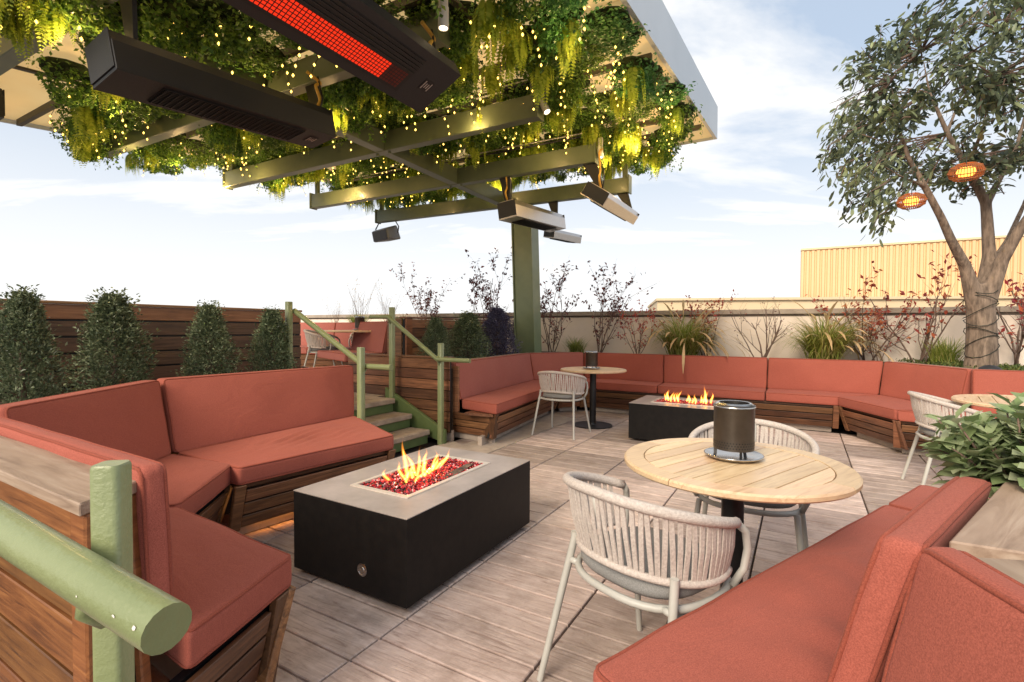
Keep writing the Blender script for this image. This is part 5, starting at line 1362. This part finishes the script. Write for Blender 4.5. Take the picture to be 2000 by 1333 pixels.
# ------------------------------------------------------------------ TREE with lanterns
TB = xy(on_line((V2(5.35, 0), V2(0, 1)), 1917), .79); YT = TB.y
TRo = thing('tree', 'leafy tree with a wire-wrapped trunk standing in the bed at the right', 'tree', TB)
def tp(px, py, dy=0): return PY(px, py, YT+dy)-TB
mb = MB(); mb.tube([Vector((0, 0, -.05)), tp(1917, 700), tp(1917, 640), tp(1914, 590), tp(1913, 556)], [.165, .148, .136, .125, .08], 14)
trunk_mb = mb
limbs = [([tp(1908, 600), tp(1885, 520, -.02), tp(1858, 470, -.1), tp(1838, 425, -.15), tp(1806, 365, -.2), tp(1775, 310, -.25), tp(1752, 240, -.25), tp(1740, 160, -.2)], [.15, .105, .085, .075, .065, .05, .035, .015]),
         ([tp(1920, 605), tp(1932, 500, .05), tp(1928, 430, .08), tp(1925, 395, .1), tp(1890, 330, .15), tp(1850, 260, .2), tp(1815, 180, .2), tp(1800, 100, .2)], [.16, .115, .10, .095, .07, .055, .04, .015]),
         ([tp(1926, 398, .1), tp(1950, 355, .2), tp(1985, 290, .3), tp(2010, 200, .3), tp(2020, 110, .3)], [.075, .06, .05, .035, .015]),
         ([tp(1922, 600), tp(1958, 508, -.1), tp(1990, 452, -.2), tp(2040, 380, -.3), tp(2090, 280, -.4), tp(2110, 180, -.4)], [.15, .11, .095, .075, .05, .02]),
         ([tp(1940, 520, .1), tp(1968, 470, .3), tp(2000, 400, .5), tp(2040, 300, .6), tp(2050, 180, .7)], [.09, .06, .05, .035, .015]),
         ([tp(1806, 365, -.2), tp(1760, 345, -.4), tp(1700, 310, -.5), tp(1650, 270, -.5)], [.04, .03, .02, .008]),
         ([tp(1850, 260, .2), tp(1880, 180, .5), tp(1900, 100, .7), tp(1910, 30, .7)], [.04, .03, .02, .008]),
         ([tp(1890, 330, .15), tp(1920, 250, -.4), tp(1940, 150, -.8), tp(1950, 60, -.9)], [.05, .035, .025, .01])]
for pts, rr_ in limbs: trunk_mb.tube(pts, [q*(.68 if k_ == 0 else .58) for k_, q in enumerate(rr_)], 10)
to_ = trunk_mb.build('trunk', M['bark'], TRo, smooth=True)
rm_ = to_.modifiers.new('weld', 'REMESH'); rm_.mode = 'VOXEL'; rm_.voxel_size = .016; rm_.use_smooth_shade = True
sm2 = to_.modifiers.new('smooth', 'SMOOTH'); sm2.factor = .6; sm2.iterations = 14
# helical wire of lights round trunk and limbs
hp = []
for k in range(90):
    t_ = k/89; c_ = tp(1917, 700).lerp(tp(1914, 560), t_); a_ = t_*2*math.pi*7; hp.append(c_+Vector((math.cos(a_)*.150, math.sin(a_)*.150, .06*math.sin(a_*1.3))))
MB().tube(hp, .0045, 5).build('wire', M['wire'], TRo)
# crown
rng = np.random.default_rng(5); ctr = np.array(tp(1925, 200)); 
ends = []
tw = MB(); rd = random.Random(8)
anch = [p for pts, _ in limbs for p in pts[2:]]
for k in range(430):
    d = rdir(1)[0]; rr_ = rng.uniform(.5, 1.0)**.6
    e = ctr+d*np.array([1.72, 1.55, 1.30])*rr_
    lx, _ly = pj(Vector(e)+TB)
    if d[2] < -.55 and rr_ > .75: e[2] += .35
    e = Vector(e); s = min(anch, key=lambda a: (a-e).length*(1+.3*rd.random()))
    m1 = s.lerp(e, .5)+Vector((rd.gauss(0, .1), rd.gauss(0, .1), rd.gauss(.05, .08)))
    if rd.random() < .5: tw.tube([s, m1, e], [.012, .008, .002], 4)
    else: tw.tube([m1, e], [.006, .002], 4)
    if mnoise.noise(e*1.3+Vector((3, 0, 0))) > -.22: ends.append((e, (e-m1).normalized()))
# drooping sprays at the lower left
for (px, py) in ((1650, 405), (1680, 430), (1705, 440), (1630, 370), (1715, 400), (1612, 330), (1670, 380), (1740, 390), (1640, 300), (1620, 260), (1660, 340), (1700, 350), (1610, 300), (1690, 395)):
    for j in range(2):
        e = tp(px+rd.gauss(0, 8), py+rd.gauss(0, 10), rd.gauss(-.2, .3)); m1 = e+Vector((.25, 0, .3)); tw.tube([m1, (m1+e)/2+Vector((-.04, 0, .06)), e], [.007, .005, .002], 4); ends.append((e, (e-m1).normalized()))
tag(tw.build('twigs', M['twig'], TRo, smooth=True), kind='stuff')
pos = []; dr = []
for e, d in ends:
    for j in range(rd.randint(20, 34)):
        t_ = rd.random()**.8; q = e-d*t_*.36+Vector((rd.gauss(0, .05), rd.gauss(0, .05), rd.gauss(0, .05))); pos.append(q); 
        dr.append(d*.7+Vector((rd.gauss(0, .55), rd.gauss(0, .55), rd.gauss(-.18, .5))))
n = len(pos); pos = np.array(pos); dr = np.array(dr); rng = np.random.default_rng(6)
put('crown', leaf_mesh('crown', pos, dr, np.tile([0, 0, 1.], (n, 1))+rng.normal(size=(n, 3))*.6, rng.uniform(.075, .125, n), rng.uniform(.026, .044, n), L_['tree'], .12, .12, rich=True), TRo)
def lantern(label, px, py, dy, r):
    c_ = PY(px, py, YT+dy); o = thing('tree_lantern', label, 'lantern', c_, 0, 'tree lanterns')
    tilt = Matrix.Rotation(R(-14), 4, 'Y') @ Matrix.Rotation(R(16), 4, 'X')
    prof = [(.5, .55), (.85, .36), (1.0, 0), (.9, -.34), (.6, -.55)]
    for k in range(36):
        a = k*math.pi/18; MB().tube([(q*r*math.cos(a), q*r*math.sin(a), z*r) for q, z in prof], .0042, 4).build('cane', M['rattan'], o, tilt)
    for q, z in prof: MB().tube([(q*r*math.cos(2*math.pi*k/28), q*r*math.sin(2*math.pi*k/28), z*r) for k in range(28)], .0055, 5, closed=True).build('hoop', M['rattan'], o, tilt)
    MB().lathe([(0, -.30*r), (.42*r, -.28*r), (.55*r, 0), (.42*r, .28*r), (0, .30*r)], 18, cap=False).build('lamp', M['lamp'], o, tilt, smooth=True)
    MB().tube([(0, 0, .3*r), (.03, .02, .5)], .004, 5).build('cord', M['wire'], o)
lantern('woven lantern glowing orange, higher of the two in the tree', 1887, 336, -.55, .145)
lantern('woven lantern glowing orange, lower left of the two in the tree', 1780, 393, -.6, .122)
dm_ = thing('dome_light', 'dark dome garden light in the ground cover before the tree trunk', 'garden light', xy(on_line((xy(T3)-cE*.38, (xy(T4)-xy(T3)).normalized()), 1936), .79))
MB().lathe([(.10, 0), (.105, .03), (.085, .075), (.045, .10), (0, .107)], 20, cap=False).build('dome', M['char'], dm_, smooth=True)
MB().lathe([(.112, -.005), (.112, .012)], 20).build('rim', M['hose'], dm_, smooth=True, ang=40)

# ------------------------------------------------------------------ SAGE PLANT in the right foreground planter
SGp = PY(2015, 940, 1.27); SG = thing('sage_plant', 'leafy grey-green sage plant spilling over the planter rim at the right edge', 'plant', Vector((SGp.x, SGp.y, capz-.045)))
rd = random.Random(15); pos = []; dr = []; ups = []; ln = []
mb = MB()
for k in range(110):
    a = rd.uniform(0, 6.28); rr_ = rd.uniform(.02, .175); b0 = Vector((rr_*math.cos(a)*.5, rr_*math.sin(a)*.5, .0)); e = Vector((rr_*math.cos(a)*1.15, rr_*math.sin(a)*1.0, rd.uniform(.05, .25)*(1-rr_*1.6)))
    mb.tube([b0, (b0+e)/2+Vector((0, 0, .02)), e], [.004, .0035, .002], 5); ax = (e-b0).normalized()
    m_ = rd.randint(8, 12)
    for j in range(m_):
        t_ = (j+1)/m_; q = b0.lerp(e, .35+.65*t_); an = j*2.4+rd.random(); sd_ = Matrix.Rotation(an, 3, ax) @ ax.orthogonal().normalized()
        pos.append(q); dr.append(ax*.5+sd_*.9+Vector((0, 0, .35))); ups.append(ax+Vector((0, 0, .4))); ln.append(.090*rd.uniform(.6, 1.2)*(1.1-.45*t_))
for k in range(90):
    a = rd.uniform(0, 6.28); r_ = rd.uniform(.03, .15); pos.append(Vector((r_*math.cos(a), r_*math.sin(a), rd.uniform(-.01, .07)))); dr.append(Vector((math.cos(a), math.sin(a), rd.uniform(-.15, .5)))); ups.append(Vector((0, 0, 1))); ln.append(.08*rd.uniform(.7, 1.2))
mb.build('stem', M['twig'], SG, smooth=True)
ln = np.array(ln); put('leaves', leaf_mesh('leaves', np.array(pos), np.array(dr), np.array(ups), ln, ln*.50, L_['sage'], .14, .2, rich=True), SG)

# ------------------------------------------------------------------ HANGING GREENERY and fairy lights under the canopy
def ivy_me(seed, mat, n=900, w=.25, h=.27):
    global rng; rng = np.random.default_rng(seed)
    t = rng.random(n)**.75; a = rng.random(n)*6.28; rad = w*(1-t*.62)*np.sqrt(rng.random(n))*(1+.2*np.sin(a*3+seed))
    pos = np.stack([rad*np.cos(a), rad*np.sin(a), -t*h*(1-.3*(rad/w))], 1)
    st = []
    for k in range(6):
        b = np.array([rng.normal()*w*.5, rng.normal()*w*.5, -h*.55]); L2 = rng.uniform(.06, .16)
        for j in range(16): st.append(b+np.array([rng.normal()*.012, rng.normal()*.012, -L2*j/15]))
    pos = np.concatenate([pos, np.array(st)]); n = len(pos)
    d = rdir(n)*.9+np.array([0, 0, -.6]); return leaf_mesh('ivy_leaves', pos, d, rdir(n)+np.array([0, 0, .8]), rng.uniform(.022, .042, n), rng.uniform(.013, .026, n), mat, .15)
def fern_me(seed, mat, nf=16, L0=.30):
    rd = random.Random(seed); pos = []; dr = []; ups = []; ln = []
    for k in range(nf):
        a = rd.uniform(0, 6.28); L2 = L0*rd.uniform(.6, 1.15); out = Vector((math.cos(a), math.sin(a), 0)); p_ = Vector((0, 0, 0)); th_ = rd.uniform(1.6, 2.7)
        for j in range(17):
            dd = out*math.sin(th_)+UZ*math.cos(th_); p_ = p_+dd*L2/17; th_ = min(3.05, th_+.13); s_ = dd.cross(out.cross(UZ)).normalized(); sd_ = out.cross(UZ).normalized(); w_ = .045*math.sin(math.pi*min(1, .15+j/17*.9))+.006
            for sg in (-1, 1): pos.append(p_.copy()); dr.append(sd_*sg+dd*.6); ups.append(s_); ln.append(w_)
    ln = np.array(ln); return leaf_mesh('fronds', np.array(pos), np.array(dr), np.array(ups), ln, ln*.34+.003, mat, .05)
iv = [ivy_me(s, L_['ivy']) for s in (41, 42, 43, 44)]; ivb = [ivy_me(s, L_['ivyb'], 900, .24, .26) for s in (45, 46)]; fe = [fern_me(s, L_['fern']) for s in (51, 52, 53)]
gap_polys = [[(-200, 40), (215, 40), (185, 150), (118, 175), (118, 400), (-200, 400)], [(215, -60), (500, -200), (520, 10), (365, 45), (225, 45)], [(355, 190), (430, 225), (375, 300), (300, 330), (350, 250)], [(745, -10), (830, -30), (1000, -40), (1000, 0), (880, 60), (800, 50)], [(1330, 245), (1420, 230), (1420, 300), (1300, 290)]]
M['ivy_backing'] = plain('dark_backing', (.030, .055, .014), (.010, .02, .006), 30, .95, bs=1, bscale=60)  # dark mats added above the ivy to block the bright lining behind it
mats = []
for k in range(3):
    r3 = random.Random(90+k); ring = [(r3.uniform(.13, .185)*math.cos(j*2*math.pi/11), r3.uniform(.13, .185)*math.sin(j*2*math.pi/11)) for j in range(11)]
    mats.append(MB().prism(ring, -.012, .012).mesh('backing_mat', M['ivy_backing']))
rd = random.Random(61); ni = nf_ = 0; hang = []
u = u_r+.20
while u < u_l-.12:
    v = .9
    while v < v_f-.20:
        uj, vj = u+rd.uniform(-.10, .10), v+rd.uniform(-.10, .10); q = UVp(uj, vj, 0); z = zroof(vj)-.035
        if q.y > 1.0:
            x_, y_ = pj((q.x, q.y, z-.15))
            if -80 < x_ < 1420 and -160 < y_ < 420 and not any(inside((x_, y_), g_) for g_ in gap_polys): hang.append((Vector((q.x, q.y, z)), x_, y_))
        v += .262
    u += .262
rd.shuffle(hang)
vbeams = [vv(cross[c_][0]) for c_ in ('cm', 'c0', 'c1', 'c2', 'c3')]
G1, G2 = 'dark ivy bunches under the canopy', 'yellow-green ferns under the canopy'
for i, (p_, x_, y_) in enumerate(hang):
    near_edge = uu(p_) < u_r+.45
    me_ = rd.choice(ivb) if (near_edge and rd.random() < .75) else rd.choice(iv)
    s = rd.uniform(.85, 1.25); zk = rd.uniform(.8, 1.1)
    for vb_ in vbeams:
        if -.1 < vb_-vv(p_) < .55 and vb_ < 5.6 and x_ > 190: zk *= .42
    if i < 300:
        br_ = me_ in ivb
        o = thing('hanging_ivy', 'bright green ivy bunch hanging along the canopy edge' if br_ else 'dark green ivy bunch hanging under the canopy lining', 'hanging plant', p_, rd.uniform(0, 6.28), 'bright ivy bunches at the canopy edge' if br_ else G1)
        o.scale = (s, s, s*zk); put('foliage', me_, o); put('backing_mat', mats[i % 3], o)
    if zk > .6 and rd.random() < .42 and nf_ < 130:
        nf_ += 1; q = p_+Vector((rd.uniform(-.12, .12), rd.uniform(-.12, .12), -.06)); o = thing('hanging_fern', 'yellow-green fern drooping among the ivy under the canopy', 'hanging plant', q, rd.uniform(0, 6.28), G2); s = rd.uniform(.85, 1.35); o.scale = (s, s, s*1.1); put('fronds', rd.choice(fe), o)
print('HANG', len(hang), nf_)
# light strings: a wire with little warm bulbs
rs_ = random.Random(71); ng = 0
def string_me(seed, n, drop):
    r2 = random.Random(seed); mb = MB(); wb = MB(); pts = [Vector((0, 0, 0))]
    for k in range(n):
        q = Vector((r2.gauss(0, .025), r2.gauss(0, .025), -drop*(k+1)/n)); pts.append(q); s = .0095
        mb.add([q+Vector(v)*s for v in ((1, 0, 0), (-1, 0, 0), (0, 1, 0), (0, -1, 0), (0, 0, 1.5), (0, 0, -1.5))], [(0, 2, 4), (2, 1, 4), (1, 3, 4), (3, 0, 4), (2, 0, 5), (1, 2, 5), (3, 1, 5), (0, 3, 5)])
    wb.tube(pts, .0022, 4); return wb.mesh('wire', M['wire']), mb.mesh('bulbs', M['bulb'])
sm_ = [string_me(s, n_, d_) for s, n_, d_ in ((1, 4, .26), (2, 5, .34), (3, 3, .20), (4, 4, .30))]
for i, (p_, x_, y_) in enumerate(hang):
    if i % 2 == 0 or True:
        if rs_.random() > .52: continue
        w_, b_ = rs_.choice(sm_); q = p_+Vector((rs_.uniform(-.14, .14), rs_.uniform(-.14, .14), -.02))
        o = thing('fairy_light_string', 'thin hanging string of warm fairy bulbs among the canopy greenery', 'string lights', q, rs_.uniform(0, 6.28), 'fairy light strings')
        ng += 1
        if ng % 9 == 0:
            gl_ = bpy.data.lights.new('bulb_light', 'POINT'); gl_.energy = 4.6; gl_.color = (1, .62, .24); gl_.shadow_soft_size = .02; go_ = bpy.data.objects.new('bulb_light', gl_); C.objects.link(go_); go_.parent = o; go_.location = (0, 0, -.36)
        put('wire', w_, o); bb = put('bulbs', b_, o); tag(bb, kind='stuff')
